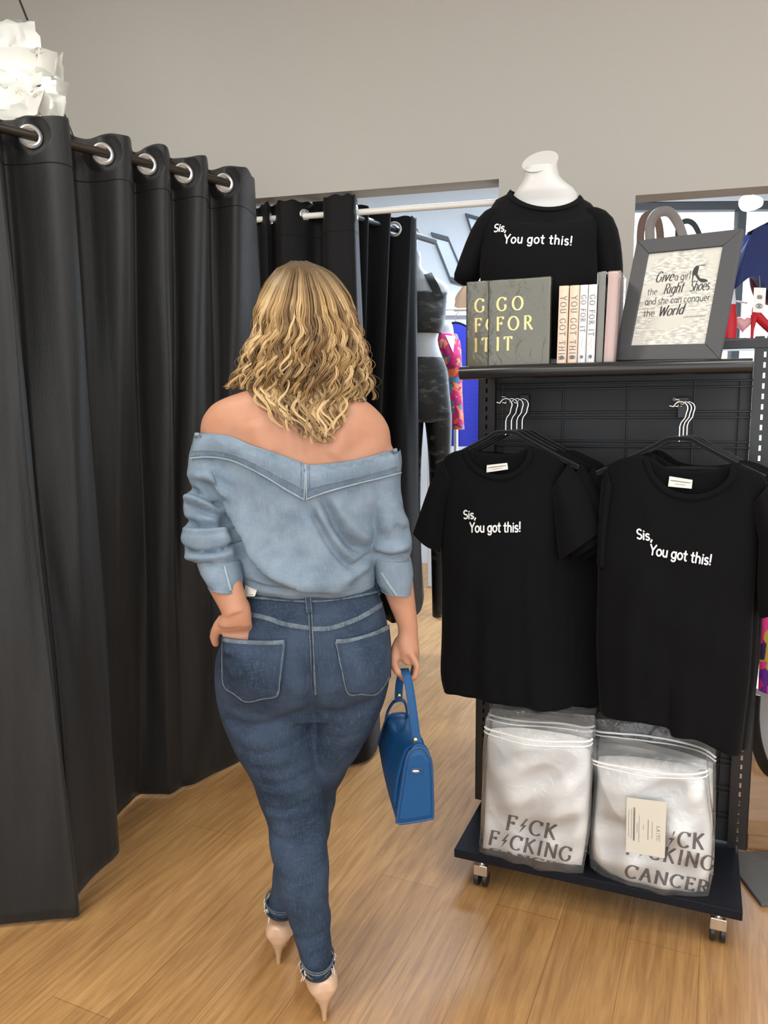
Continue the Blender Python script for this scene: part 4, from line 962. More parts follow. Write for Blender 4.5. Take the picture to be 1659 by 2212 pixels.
for poly, dep, sg in [([(676, 1395), (678, 1440), (681, 1500), (683, 1560)], -.016, .016), ([(482, 1540), (540, 1552), (600, 1545), (650, 1522), (678, 1508)], -.012, .016), ([(690, 1512), (740, 1520), (800, 1505)], -.007, .014),
    ([(505, 1560), (560, 1572), (620, 1562)], -.004, .008), ([(515, 1598), (570, 1606), (640, 1592), (680, 1580)], -.005, .008), ([(535, 1622), (580, 1628), (640, 1612)], .004, .008), ([(548, 1640), (600, 1645), (668, 1622)], -.004, .007),
    ([(560, 1668), (610, 1672), (690, 1650)], -.006, .008), ([(565, 1690), (620, 1690), (690, 1672)], .004, .008), ([(572, 1725), (620, 1728), (700, 1708)], -.0045, .009), ([(570, 1745), (630, 1740), (700, 1735)], .004, .009), ([(578, 1785), (620, 1790), (668, 1778)], -.005, .008),
    ([(590, 1850), (640, 1855), (700, 1840)], -.002, .01), ([(620, 1968), (660, 1975), (714, 1958)], -.003, .008), ([(640, 2030), (680, 2038), (714, 2022)], -.003, .007), ([(716, 1978), (700, 1985), (670, 1990)], .003, .009), ([(560, 1270), (610, 1280), (655, 1278)], -.002, .004), ([(690, 1280), (740, 1278), (800, 1262)], -.002, .004), ([(690, 1570), (730, 1582), (780, 1570)], -.003, .009), ([(690, 1610), (720, 1618), (760, 1606)], -.003, .009)]:
    D += crease(co, no, poly, dep*(.72 if 1552 < poly[0][1] < 1800 else 1), sg)
D += no*(.0012*np.sin(co[:, 2]*70+co[:, 0]*25)*np.clip((.78-co[:, 2])*4, 0, 1))[:, None]
set_co(jme, co+D)
jb = bvh_me(jme)

# ---- body: one continuous surface
bm_ = MB(); SK = 1.745
bm_.loft(sil(dense([(690, 608, 700, SK+.005, .055, .055), (760, 604, 702, SK, .054, .056), (798, 599, 706, SK-.003, .056, .058), (822, 580, 720, SK-.005, .060, .062), (838, 550, 742, SK-.006, .066, .068), (850, 514, 762, SK-.006, .071, .073), (860, 486, 780, SK-.005, .076, .079), (872, 463, 799, SK-.004, .082, .085), (886, 449, 815, SK-.003, .088, .092), (905, 438, 831, SK-.002, .094, .10), (931, 434, 842, SK, .098, .11), (975, 440, 843, SK, .098, .120), (1060, 485, 815, SK, .090, .116), (1150, 524, 802, SK, .086, .105), (1240, 545, 800, SK, .085, .098), (1330, 525, 815, SK, .098, .095), (1420, 500, 815, SK, .095, .09), (1460, 530, 790, SK+.005, .07, .08)]), 44, .95))
def limb(pts, n=18, flat=1.0): bm_.tube([p for p, _ in pts], [r_ for _, r_ in pts], n, flat=flat)
# arms
limb([(at(505, 930, SK), .036), (at(482, 942, SK), .040), (at(468, 970, SK), .042), (at(462, 1030, SK-.01), .039), (at(454, 1110, SK-.022), .027), (at(462, 1165, SK-.05), .032), (at(472, 1215, SK-.08), .037), (at(486, 1262, SK-.095), .037), (at(502, 1300, SK-.108), .032), (at(511, 1326, SK-.115), .029)])
limb([(at(780, 940, SK), .036), (at(802, 955, SK), .040), (at(814, 985, SK), .042), (at(822, 1040, SK), .038), (at(836, 1120, SK), .036), (at(846, 1175, SK), .040), (at(852, 1225, SK-.003), .040), (at(862, 1275, SK-.006), .035), (at(875, 1325, SK-.008), .027), (at(881, 1352, SK-.010), .0235), (at(882, 1372, SK-.010), .0235)])
# left hand in the back pocket: palm, four fingers going down inside, thumb outside
def surf(px, py, gap):
    """a point just behind (towards the viewer of) the jeans"""
    p = at(px, py, 1.64); h = jb.ray_cast(Vector((p.x, 1.2, p.z)), Vector((0, 1, 0))); y = h[0].y if h[0] else 1.70
    return Vector((p.x, y-gap, p.z))
def handblock(secs, n=20):
    rings = []
    for c, ax, hw, th in secs:
        ax = Vector(ax).normalized(); nr = Vector((0, -1, 0)); nr = (nr-ax*nr.dot(ax)).normalized()
        rings.append([c+ax*hw*math.copysign(abs(math.cos(2*PI*k/n))**.92, math.cos(2*PI*k/n))+nr*th*math.sin(2*PI*k/n) for k in range(n)])
    bm_.loft(rings)
lw = at(511, 1322, SK-.115)
handblock([(at(505, 1300, SK-.108), (1, .1, 0), .0325, .027), (at(510, 1314, SK-.111), (1, .1, 0), .0315, .025), (at(511, 1326, SK-.113), (1, .1, 0), .0320, .0225), (at(509, 1338, SK-.113), (1, .12, 0), .0345, .0205), (at(508, 1350, SK-.111), (1, .15, 0), .0372, .019), (surf(510, 1366, .013), (1, .2, 0), .0355, .016), (surf(512, 1380, .010), (1, .2, 0), .0325, .014), (surf(513, 1394, .008), (1, .2, 0), .031, .012), (surf(514, 1410, .006), (1, .2, 0), .029, .010)], 28)
for i, (fx, fy) in enumerate(((484, 1452), (501, 1466), (519, 1464), (536, 1450))):
    a = surf(494+i*13, 1400, .005); b = surf(494+i*13.5, 1430, .004); c = surf(fx+5, fy-6, .003)
    limb([(a, .0088), (a.lerp(b, .5), .0085), (b, .0082), (b.lerp(c, .6), .0075), (c, .0062)], 12)
limb([(at(486, 1338, SK-.105), .016), (at(473, 1352, SK-.098), .0135), (at(466, 1364, SK-.090), .0118), (at(463, 1376, SK-.082), .0108), (at(465, 1387, SK-.077), .0095), (at(467, 1396, SK-.075), .0065)], 14)
# right hand round the bag handle: palm towards the thigh, fingers one behind the other, thumb on the thigh side
HY = SK-.012
handblock([(at(881, 1348, HY), (1, .25, 0), .0225, .020), (at(881, 1366, HY), (1, .3, 0), .0225, .021), (at(880, 1386, HY), (1, .5, .1), .027, .024), (at(881, 1404, HY), (.9, .7, .1), .027, .027), (at(885, 1420, HY), (.6, .9, .1), .027, .022), (at(890, 1430, HY), (.35, 1, .05), .028, .014)])
FING = [(-.030, .0072, .86), (-.010, .0082, .97), (.011, .0086, 1.0), (.031, .0083, .96)]   # little finger nearest
for k, (dy, fr_, ln) in enumerate(FING):
    K = at(893, 1421, HY+dy*.9); a = at(902-2*k, 1440, HY+dy); b = at(896-2*k, lerp(1440, 1466, ln), HY+dy-.001); c = at(884-2*k, lerp(1440, 1472, ln), HY+dy-.002); d = at(868-k, lerp(1440, 1462, ln), HY+dy-.001); e = at(863-k, lerp(1440, 1453, ln), HY+dy)
    limb([(at(884, 1410, HY+dy*.8), fr_*1.2), (K, fr_*1.15), (a, fr_*1.05), (b, fr_), (c, fr_*.95), (d, fr_*.85), (e, fr_*.62)], 12)
T = [(868, 1382, .006, .0165), (858, 1400, .000, .0145), (851, 1420, -.012, .0112), (851, 1437, -.022, .0100), (858, 1450, -.030, .0092), (866, 1459, -.034, .0062)]
limb([(at(x, y, HY+d), r_) for x, y, d, r_ in T], 14)
# head with a face looking into the room
hc = at(655, 676, SK+.016); hz = hc.z
bm_.sphere(hc, (.074, .092, .098), 36, 24); bm_.sphere(hc+Vector((0, .026, -.055)), (.056, .068, .066), 28, 18)
bm_.tube([hc+Vector((0, .088, .018)), hc+Vector((0, .101, -.012)), hc+Vector((0, .113, -.030)), hc+Vector((0, .100, -.040))], [.006, .009, .0125, .008], 12)
for s_ in (-1, 1):
    bm_.sphere(hc+Vector((s_*.032, .082, .012)), (.014, .010, .008), 14, 8)
    bm_.sphere(hc+Vector((s_*.078, .004, -.010)), (.010, .020, .032), 16, 10)
    bm_.sphere(hc+Vector((s_*.008, .103, -.036)), (.009, .008, .007), 12, 8)
bm_.sphere(hc+Vector((0, .090, -.066)), (.023, .011, .006), 16, 8); bm_.sphere(hc+Vector((0, .088, -.075)), (.021, .011, .006), 16, 8); bm_.sphere(hc+Vector((0, .078, -.105)), (.022, .016, .016), 16, 8)
# legs inside the jeans, down to the feet
def legrows(rows): return [(r_[0], lerp(r_[1], (r_[1]+r_[2])/2, .12), lerp(r_[2], (r_[1]+r_[2])/2, .12), r_[3], r_[4]*.86, r_[5]*.86) for r_ in rows]
bm_.loft(sil(legrows(near), 24)); bm_.loft(sil(legrows(far), 24))
SH_N = (Vector((-.147, 1.609, 0)), R(13)); SH_F = (Vector((-.283, 1.795, 0)), R(-4))
def shoe_m(s): return Matrix.Translation(s[0]) @ Matrix.Rotation(s[1], 4, 'Z')
for s_, anklerow in ((SH_N, near[-1]), (SH_F, far[-1])):
    M_ = shoe_m(s_)
    cA = (at(anklerow[1], anklerow[0], anklerow[3])+at(anklerow[2], anklerow[0], anklerow[3]))/2
    bm_.tube([cA+Vector((0, 0, .03)), cA, M_ @ Vector((0, .045, .105)), M_ @ Vector((0, .075, .070)), M_ @ Vector((0, .12, .045)), M_ @ Vector((0, .17, .026)), M_ @ Vector((0, .20, .020))], [.031, .030, .028, .027, .026, .018, .010], 18)
bme = voxel_mesh(bm_, .0034, 7, 'person')
# light modelling of the back: shoulder blades and the spine
co = mesh_co(bme); no = mesh_no(bme); D = np.zeros_like(co)
for poly, dep, sg in [([(650, 870), (655, 930), (658, 1000)], -.006, .016), ([(560, 905), (575, 950), (600, 985)], .006, .022), ([(750, 905), (738, 950), (715, 985)], .006, .022), ([(500, 930), (530, 955), (560, 970)], -.003, .02), ([(800, 935), (775, 965), (745, 980)], -.003, .02), ([(482, 1330), (510, 1333), (540, 1327)], -.0015, .004), ([(495, 1362), (510, 1372), (520, 1376)], -.001, .004)]:
    D += crease(co, no, poly, dep, sg)
set_co(bme, co+D)
bb = bvh_me(bme)
person = finish(bme, 'person', M_skin, angle=80)
tag(person, 'woman seen from behind in an off-shoulder denim blouse and blue jeans, hand in back pocket', 'person')
def reparent(me): 
    return me
jeans = finish(jme, 'jeans', M_jean, person, angle=80)

# ---- seams, pockets and loops of the jeans, laid on the denim
class Two:
    def __init__(s, *b): s.b = b
    def ray_cast(s, o, d):
        hs = [h for h in (b.ray_cast(o, d) for b in s.b) if h[0]]
        return min(hs, key=lambda h: h[0].y) if hs else (None, None, None, None)
    def find_nearest(s, p): return s.b[0].find_nearest(p)
jbb = Two(jb, bb)
def onj(px, py, lift=.001, bv=None, Y=PYY):
    p = at(px, py, Y); h = (bv or jb).ray_cast(CAMP, ray(px, py).normalized())
    if not h[0]:
        q = (bv or jb).find_nearest(p); return q[0]+q[1]*lift
    n = h[1] if h[1].y < 0 else -h[1]
    return h[0]+n*lift
def band(name, m, parent, poly, w, lift=.0012, th=.0016, n=40, bv=None, curve=True):
    """a raised strip w px wide along a pixel polyline"""
    P = smooth_curve(poly, n) if curve else np.array(poly, float); mb = MB(); rings = []
    for i in range(len(P)):
        t = P[min(i+1, len(P)-1)]-P[max(i-1, 0)]; t = t/np.linalg.norm(t); nn = np.array([-t[1], t[0]])
        rg = []
        for o_, l in ((-.5, -.002), (-.5, th*.6), (-.25, th), (.25, th), (.5, th*.6), (.5, -.002)): rg.append(onj(*(P[i]+nn*w*o_), lift+l, bv))
        rings.append(rg)
    mb.loft(rings); return mb.build(name, m, parent, smooth=True, angle=50)
def patch(name, m, parent, top, bot, left, right, lift, nu=30, nv=30, bv=None, smooth_env=False):
    C = coons(top, bot, left, right, nu, nv); mb = MB()
    A = [[onj(*C[i, j], lift, bv) for j in range(nu)] for i in range(nv)]
    Y = np.array([[q.y for q in row] for row in A])
    for _ in range(60 if smooth_env else 0):
        Z = Y.copy(); Z[1:-1] = .5*Y[1:-1]+.25*(Y[:-2]+Y[2:]); Z[:, 1:-1] = .5*Z[:, 1:-1]+.25*(Z[:, :-2]+Z[:, 2:]); Y = np.minimum(Y, Z)
    if smooth_env:
        for i in range(nv):
            for j in range(nu): A[i][j] = at(*C[i, j], Y[i, j]-.003)
    mb.grid(A); return mb.build(name, m, parent, solid=.0018, angle=70)
def line(pts, n): return smooth_curve(pts, n)
lp = patch('pocket', M_jean, jeans, [(477, 1375), (520, 1381), (570, 1383), (618, 1381)], [(480, 1482), (506, 1502), (532, 1519), (568, 1513), (602, 1506)], [(477, 1375), (478, 1430), (480, 1482)], [(618, 1381), (612, 1440), (602, 1506)], .0035, 44, 44, bv=jbb, smooth_env=True); lpb = bvh_of(lp)
band('pocket_edge', M_jworn, lp, [(482, 1381.5), (520, 1387), (570, 1389), (614, 1387)], 9, .0018, bv=lpb)
for k, pts in enumerate(([(481, 1388), (481, 1430), (484, 1480), (507, 1499), (532, 1515), (567, 1509), (599, 1502), (604, 1475), (609, 1430), (614, 1390)], [(487, 1392), (487, 1430), (490, 1477), (511, 1493), (532, 1508), (565, 1502), (592, 1496), (597, 1470), (602, 1430), (607, 1393)])):
    band('pocket_stitching', M_jworn if k == 0 else M_jean, lp, pts, 2.2 if k == 0 else 1.6, .0016, .0012, 90, bv=lpb)
rp_ = patch('pocket', M_jean, jeans, [(724, 1380), (760, 1377), (800, 1366), (836, 1350)], [(752, 1494), (780, 1497), (807, 1498), (824, 1484), (840, 1462)], [(724, 1380), (738, 1440), (752, 1494)], [(836, 1350), (841, 1405), (840, 1462)], .0035)
band('pocket_edge', M_jworn, rp_, [(725, 1385), (760, 1382), (800, 1371), (834, 1355)], 9, .0058)
for k, pts in enumerate(([(724, 1386), (738, 1440), (752, 1493), (780, 1496), (807, 1497), (824, 1482), (837, 1460)], [(732, 1388), (745, 1438), (758, 1486), (780, 1489), (804, 1490), (820, 1476), (833, 1456)])):
    band('pocket_stitching', M_jworn if k == 0 else M_jean, rp_, pts, 2.2 if k == 0 else 1.6, .0054, .0012, 70)
band('yoke_seam', M_jworn, jeans, [(530, 1325), (576, 1335), (615, 1348), (667, 1357)], 10, .001)
band('yoke_seam', M_jworn, jeans, [(676, 1358), (713, 1357), (762, 1341), (794, 1325), (826, 1304)], 10, .001)
band('centre_seam', M_jworn, jeans, [(668, 1300), (671, 1340), (674, 1400), (677, 1450), (680, 1500)], 9, .0020)
band('centre_stitching', M_jdark, jeans, [(668, 1302), (671, 1340), (674, 1400), (677, 1450), (680, 1500)], 3.6, .0036)
wb = band('waistband', M_jean, jeans, [(531, 1272), (590, 1281), (660, 1285), (740, 1279), (814, 1262)], 32, .0022, .002, 50)
band('waistband_seam', M_jworn, wb, [(531, 1289), (590, 1295), (660, 1299), (740, 1294), (815, 1278)], 4.5, .004)
lo_ = band('belt_loop', M_jean, jeans, [(664, 1262), (666, 1290), (669, 1324)], 15, .0062, .0018, 14)
for o_ in (-5, 5): band('loop_stitching', M_jworn, lo_, [(664+o_, 1264), (666+o_, 1290), (669+o_, 1323)], 2.4, .0082, .0008, 14)
band('belt_loop', M_jean, jeans, [(809, 1250), (813, 1268), (818, 1286)], 10, .0075, .0018, 10)
# hems: stitched rings and frayed white threads
M_fray = mat('frayed_white_thread', (0.80, 0.76, 0.72), 0.9)
def hemring(row, up_, w_, m, name, grow=1.02):
    rg = sil([row], 36, .95)[0]; c = sum((Vector(p) for p in rg), Vector())/36
    pts = [c+(Vector(p)-c)*grow+Vector((0, 0, up_)) for p in rg]
    mb = MB(); mb.tube(pts, w_, 6, loop=True); return mb.build(name, m, jeans)
r_ = random.Random(4)
for row in (near[-1], far[-1]):
    hemring(row, .004, .003, M_jdark, 'hem', 1.03); hemring(row, .020, .0016, M_jworn, 'hem_stitching', 1.04); hemring(row, .026, .0012, M_jworn, 'hem_stitching', 1.05)
    rg = sil([row], 36, .95)[0]; c = sum((Vector(p) for p in rg), Vector())/36; mb = MB()
    for k in list(range(-5, 6))+list(range(13, 24)):
        if k == 13: mb.build('frayed_threads', M_fray, jeans); mb = MB()
        p = Vector(rg[k % 36]); p = c+(p-c)*1.04
        for q in range(2):
            d = Vector((r_.uniform(-.004, .004), r_.uniform(-.004, .004), -r_.uniform(.004, .014))); o = Vector((r_.uniform(-.003, .003), 0, r_.uniform(-.002, .018)))
            mb.tube([p+o, p+o+d*.5+(p-c)*.05, p+o+d+(p-c)*.10], [.0012, .0011, .0007], 5)
    mb.build('frayed_threads', M_fray, jeans)
# white tag tucked at the waist
tg = MB(); P = [(527, 1262), (562, 1256), (551, 1288), (527, 1289)]
q = [onj(*p, .001)-ray(*p).normalized()*.040 for p in P]; tg.loft([[q[0], q[1], q[1]+Vector((0, -.0006, 0)), q[0]+Vector((0, -.0006, 0))], [q[3], q[2], q[2]+Vector((0, -.0006, 0)), q[3]+Vector((0, -.0006, 0))]])
tgo = tg.build('paper_tag', M_label, jeans, smooth=False)
mb = MB()
for k in range(5):
    a, b = q[3].lerp(q[2], .45+k*.09)+Vector((0, 0, .004)), q[3].lerp(q[2], .51+k*.09)+Vector((0, 0, .004)); a.y = b.y = min(a.y, b.y); mb.box2((a.x, a.y-.0004, a.z-.001), (b.x, a.y, a.z+.001))
mb.build('lettering', M_thread, tgo, smooth=False)

# ---- blouse
bl = MB()
bl.loft(sil([(1270, 530, 812, SK, .106, .106), (1258, 526, 812, SK, .120, .112), (1238, 520, 812, SK, .130, .118), (1205, 512, 812, SK, .128, .122), (1160, 504, 815, SK, .120, .124), (1110, 486, 826, SK, .114, .126), (1060, 462, 840, SK, .109, .128), (1010, 440, 854, SK, .106, .128), (970, 430, 858, SK, .105, .124), (930, 428, 856, SK, .104, .120), (900, 434, 846, SK, .10, .11)], 52, .92))
bl.loft(sil([(905, 428, 500, SK, .056, .056), (950, 420, 500, SK, .060, .058), (985, 412, 502, SK-.002, .060, .058), (1004, 409, 503, SK-.004, .061, .058), (1024, 404, 506, SK-.008, .063, .056), (1044, 411, 504, SK-.012, .058, .054), (1054, 415, 503, SK-.014, .056, .054), (1070, 399, 514, SK-.018, .064, .058), (1095, 399, 518, SK-.024, .064, .056), (1112, 402, 516, SK-.030, .060, .054), (1121, 411, 512, SK-.033, .055, .052), (1141, 400, 526, SK-.040, .062, .056), (1164, 392, 534, SK-.050, .064, .056), (1185, 398, 528, SK-.058, .060, .054), (1203, 410, 524, SK-.066, .054, .05), (1216, 424, 518, SK-.071, .048, .046)], 32, .95))
bl.loft(sil([(915, 785, 857, SK, .056, .056), (960, 786, 862, SK, .060, .058), (1000, 792, 867, SK, .060, .058), (1063, 796, 867, SK-.002, .060, .056), (1100, 797, 873, SK-.004, .060, .056), (1124, 798, 884, SK-.006, .062, .056), (1145, 800, 884, SK-.008, .058, .054), (1163, 799, 888, SK-.010, .062, .056), (1186, 800, 890, SK-.010, .060, .054), (1203, 804, 886, SK-.010, .054, .05), (1214, 807, 884, SK-.010, .050, .048)], 32, .95))
blme = voxel_mesh(bl, .0045, 5, 'blouse')
# open neckline: cut away what lies above the collar line
NECK = [(380, 935), (420, 940), (491, 948), (539, 968), (596, 986), (657, 1010), (684, 1012), (751, 1003), (802, 993), (859, 975), (900, 965)]
NX = np.array([xz(*p, 1.70) for p in NECK])
bm = bmesh.new(); bm.from_mesh(blme)
kill = [v for v in bm.verts if v.co.z > np.interp(v.co.x, NX[:, 0], NX[:, 1])+.002-.05*min(1, max(0, (v.co.y-1.735)/.05))]
bmesh.ops.delete(bm, geom=kill, context='VERTS'); bm.to_mesh(blme); bm.free()
co = mesh_co(blme); no = mesh_no(blme); D = np.zeros_like(co)
for poly, dep, sg, st_ in [
    ([(452, 1012), (491, 1068), (520, 1112), (541, 1145), (556, 1176), (572, 1200), (600, 1224), (667, 1246), (740, 1256)], .014, .030, 1),
    ([(440, 1030), (478, 1078), (508, 1122), (528, 1160), (540, 1195), (565, 1222), (610, 1245)], -.012, .012, 0),
    ([(700, 1062), (716, 1092), (736, 1132), (764, 1166), (797, 1186)], -.016, .010, 0), ([(724, 1068), (744, 1106), (775, 1140), (805, 1166)], .010, .016, 0),
    ([(672, 1078), (698, 1124), (726, 1172), (757, 1206), (780, 1228)], -.010, .008, 0), ([(686, 1080), (714, 1130), (742, 1172), (775, 1205)], .007, .010, 0),
    ([(760, 1212), (785, 1200), (803, 1192)], -.008, .007, 0), ([(745, 1240), (775, 1225), (800, 1212)], .007, .010, 0), ([(530, 1244), (580, 1252), (640, 1256)], -.006, .006, 0),
    ([(560, 1100), (585, 1140), (610, 1190)], .003, .02, 0), ([(640, 1090), (640, 1150), (660, 1210)], -.003, .02, 0), ([(800, 1060), (830, 1110), (850, 1150)], .004, .02, 0),
    ([(404, 1056), (440, 1060), (500, 1086)], -.010, .006, 0), ([(398, 1070), (440, 1074), (510, 1104)], .009, .006, 0), ([(402, 1086), (440, 1092), (500, 1112)], -.006, .005, 0), ([(420, 1024), (460, 1030), (520, 1072)], .008, .009, 0), ([(440, 1040), (480, 1050), (515, 1082)], -.006, .007, 0), ([(402, 1098), (450, 1100), (505, 1120)], -.004, .006, 0), ([(408, 1122), (450, 1126), (512, 1120)], -.012, .006, 0), ([(404, 1136), (450, 1138), (515, 1132)], .008, .006, 0),
    ([(396, 1152), (450, 1148), (520, 1150)], .007, .012, 0), ([(394, 1172), (440, 1178), (500, 1172), (540, 1150)], -.012, .006, 0), ([(404, 1194), (440, 1186), (500, 1184), (524, 1180)], .007, .010, 0), ([(408, 1206), (440, 1216), (480, 1200)], -.009, .008, 0), ([(440, 1010), (490, 1020), (530, 1040)], .004, .012, 0),
    ([(806, 1190), (840, 1198), (886, 1192)], -.008, .007, 0), ([(804, 1176), (845, 1182), (888, 1172)], .006, .009, 0), ([(850, 1128), (870, 1140), (886, 1146)], -.006, .008, 0), ([(815, 1150), (850, 1162), (884, 1160)], -.003, .01, 0)]:
    D += crease(co, no, poly, dep*1.4, sg, step=st_)
D += no*(.0012*np.sin(co[:, 0]*55+co[:, 2]*38)+.0010*np.sin(co[:, 0]*-80+co[:, 2]*61))[:, None]
set_co(blme, co+D)
sb = bvh_me(blme)
blouse = finish(blme, 'blouse', M_cham, person, angle=85)
blouse.modifiers.new('solid', 'SOLIDIFY').thickness = .0012
# rolled cuffs: turned-back sleeves with a slit edge
def cuff(rows, slit, nm_edge):
    rg = sil(rows, 36, .95); outer = rg
    inner = [[tuple(Vector(p).lerp(sum((Vector(q) for q in g), Vector())/36, .10)) for p in g] for g in rg]
    mb = MB(); mb.loft([inner[0]]+outer+[inner[-1], inner[-2]], False); c = mb.build('cuff', M_cham, blouse, angle=70)
    cb = bvh_of(c); cbw = c.data
    band('cuff_edge', M_chaml, c, slit, 4, .0012, .0016, 14, bv=cb)
    e = [Vector(p) for p in outer[-1]]; mb = MB(); mb.tube(e, .0017, 6, loop=True); mb.build('cuff_hem', M_cham, c)
    return c, cb
cl, clb = cuff([(1206, 425, 521, SK-.068, .052, .05, 2), (1222, 428, 523, SK-.074, .054, .052, 4), (1242, 435, 525, SK-.082, .054, .052, 5), (1260, 446, 523, SK-.089, .052, .05, 6), (1269, 452, 521, SK-.092, .050, .048, 5)], [(484, 1222), (490, 1245), (498, 1275)], '')
cr_, crb = cuff([(1204, 803, 888, SK-.010, .054, .05, 4), (1218, 806, 891, SK-.010, .055, .052, 4), (1236, 808, 893, SK-.010, .055, .052, 4), (1258, 812, 891, SK-.012, .053, .05, 4), (1276, 822, 888, SK-.013, .050, .048, 4)], [(824, 1236), (840, 1262), (857, 1286)], '')
mb = MB(); b_ = onj(808, 1222, .003, crb); mb.tube([b_, b_+Vector((0, -.004, 0))], .0065, 16); mb.build('button', M_label, cr_)
# fold-down collar: two flaps that meet at the back
def collar_flap(top, bot, left, right, seam):
    nu, nv = 60, 12; C = coons(top, bot, left, right, nu, nv); mb = MB(); A = []
    for i in range(nv):
        row = []
        for j in range(nu):
            p = at(*C[i, j], 1.66); h = None
            for bv in (sb, bb):
                k = bv.ray_cast(CAMP, ray(*C[i, j]).normalized())
                if k[0] and (h is None or k[0].y < h[0].y): h = k
            if h is None:
                k = sb.find_nearest(p); h = k
            y = h[0].y; p = at(*C[i, j], y); v = i/(nv-1)
            n = -ray(*C[i, j]).normalized()
            row.append(Vector((p.x, y, p.z))+n*(.004+.009*math.sin(PI*min(1, v*.9+.05))))
        A.append(row)
    # even out the depth along the flap
    Yg = np.array([[q.y for q in row] for row in A])
    for _ in range(6): Yg[:, 1:-1] = .25*Yg[:, :-2]+.5*Yg[:, 1:-1]+.25*Yg[:, 2:]
    Yg = np.minimum(Yg, np.array([[q.y for q in row] for row in A])+.0015)
    for i in range(nv):
        for j in range(nu): A[i][j].y = Yg[i, j]
    mb.grid(A); o_ = mb.build('collar', M_cham, blouse, solid=.003, angle=60, off=0)
    for rr_, w_, m_ in ((nv-1, .0022, M_chaml), (nv-2, .0012, M_chamd), (nv-4, .0011, M_chamd)):
        mb = MB(); mb.tube([A[rr_][j]+Vector((0, -.0022, 0)) for j in range(nu)], w_, 6); mb.build('collar_seam', m_, o_)
    mb = MB()
    for j in range(1, nu-1, 1): mb.tube([A[nv-2][j]+Vector((0, -.0020, 0)), A[nv-4][j]+Vector((0, -.0020, 0))], .0008, 4)
    mb.build('collar_stitching', M_chamd, o_)
    for jj, w_, m_ in ((seam[0], .0018, M_chaml), (seam[1], .0012, M_chamd)):
        mb = MB(); mb.tube([A[i][jj]+Vector((0, -.0024, 0)) for i in range(nv)], w_, 6); mb.build('collar_seam', m_, o_)
    return A
collar_flap([(421, 935), (491, 941), (539, 960), (596, 979), (659, 1002)], [(412, 990), (445, 987), (481, 990), (515, 1000), (569, 1027), (616, 1056), (657, 1079)], [(421, 935), (416, 962), (412, 990)], [(659, 1002), (659, 1040), (657, 1079)], (-1, -3))
collar_flap([(661, 1003), (684, 1004), (751, 996), (802, 985), (857, 968)], [(662, 1078), (704, 1063), (768, 1045), (819, 1033), (866, 1021)], [(661, 1003), (662, 1040), (662, 1078)], [(857, 968), (863, 990), (866, 1021)], (0, 2))
# front of the neckline: the same band turned down at the front
fb = MB(); A = []
for j in range(50):
    x = lerp(NX[1, 0]+.022, NX[-2, 0]-.022, j/49); zt0 = np.interp(x, NX[:, 0], NX[:, 1]); zt0 = lerp(NX[1, 1], NX[-2, 1], j/49)-.035*math.sin(PI*j/49)
    row = []
    for k in range(8):
        z = zt0-.014-.045*k/7; h = sb.ray_cast(Vector((x, 2.4, z)), Vector((0, -1, 0))); y = h[0].y if h[0] else SK+.1
        row.append((x, y+.006, z))
    A.append(row)
fb.grid(A); fb.build('collar', M_cham, blouse, solid=.003)

# ---- shoes
M_nude = mat('nude_patent', (0.70, 0.47, 0.32), 0.22, coat=0.4, spec=0.5)
M_heelm = mat('tan_heel', (0.50, 0.32, 0.19), 0.35)
for s_ in (SH_N, SH_F):
    M_ = shoe_m(s_); mb = MB(); rings = []
    for y, hw, zc, hz_ in ((-.008, .009, .086, .022), (-.002, .0205, .080, .034), (.010, .0275, .077, .0375), (.032, .0325, .076, .0385), (.06, .033, .072, .038), (.085, .0325, .066, .035), (.11, .034, .050, .032), (.14, .039, .034, .027), (.17, .039, .026, .021), (.20, .031, .020, .016), (.225, .017, .016, .011), (.240, .005, .013, .006)):
        hw *= 1.16 if y < .1 else 1.06
        rings.append([(hw*math.copysign(abs(math.cos(2*PI*k/28))**.9, math.cos(2*PI*k/28))*(1-.30*max(0, -math.sin(2*PI*k/28))*(y < .05)), y+.010*max(0, -math.sin(2*PI*k/28))*(y < .03), zc+hz_*math.sin(2*PI*k/28)) for k in range(28)])
    mb.loft(rings, True, True, M_); sh = mb.build('shoe', M_nude, person, angle=60, subsurf=1)
    mb = MB(); mb.loft([ellipse((0, c, z), rx, ry, 20) for z, rx, ry, c in ((.056, .0225, .022, .026), (.049, .020, .020, .024), (.043, .0150, .015, .0205), (.036, .0108, .012, .0175), (.024, .0074, .008, .0145), (.010, .0058, .0062, .0125), (.0005, .0056, .006, .012))], True, True, M_)
    mb.build('heel', M_heelm, sh)
    mb = MB(); mb.loft([[(sx*w, y, z+dz) for sx, dz in ((-1, 0), (1, 0), (1, .003), (-1, .003))] for y, z, w in ((.03, .035, .018), (.07, .030, .020), (.11, .014, .026), (.14, .003, .032), (.18, .001, .030), (.225, .004, .012))], True, True, M_); mb.build('sole', M_heelm, sh)

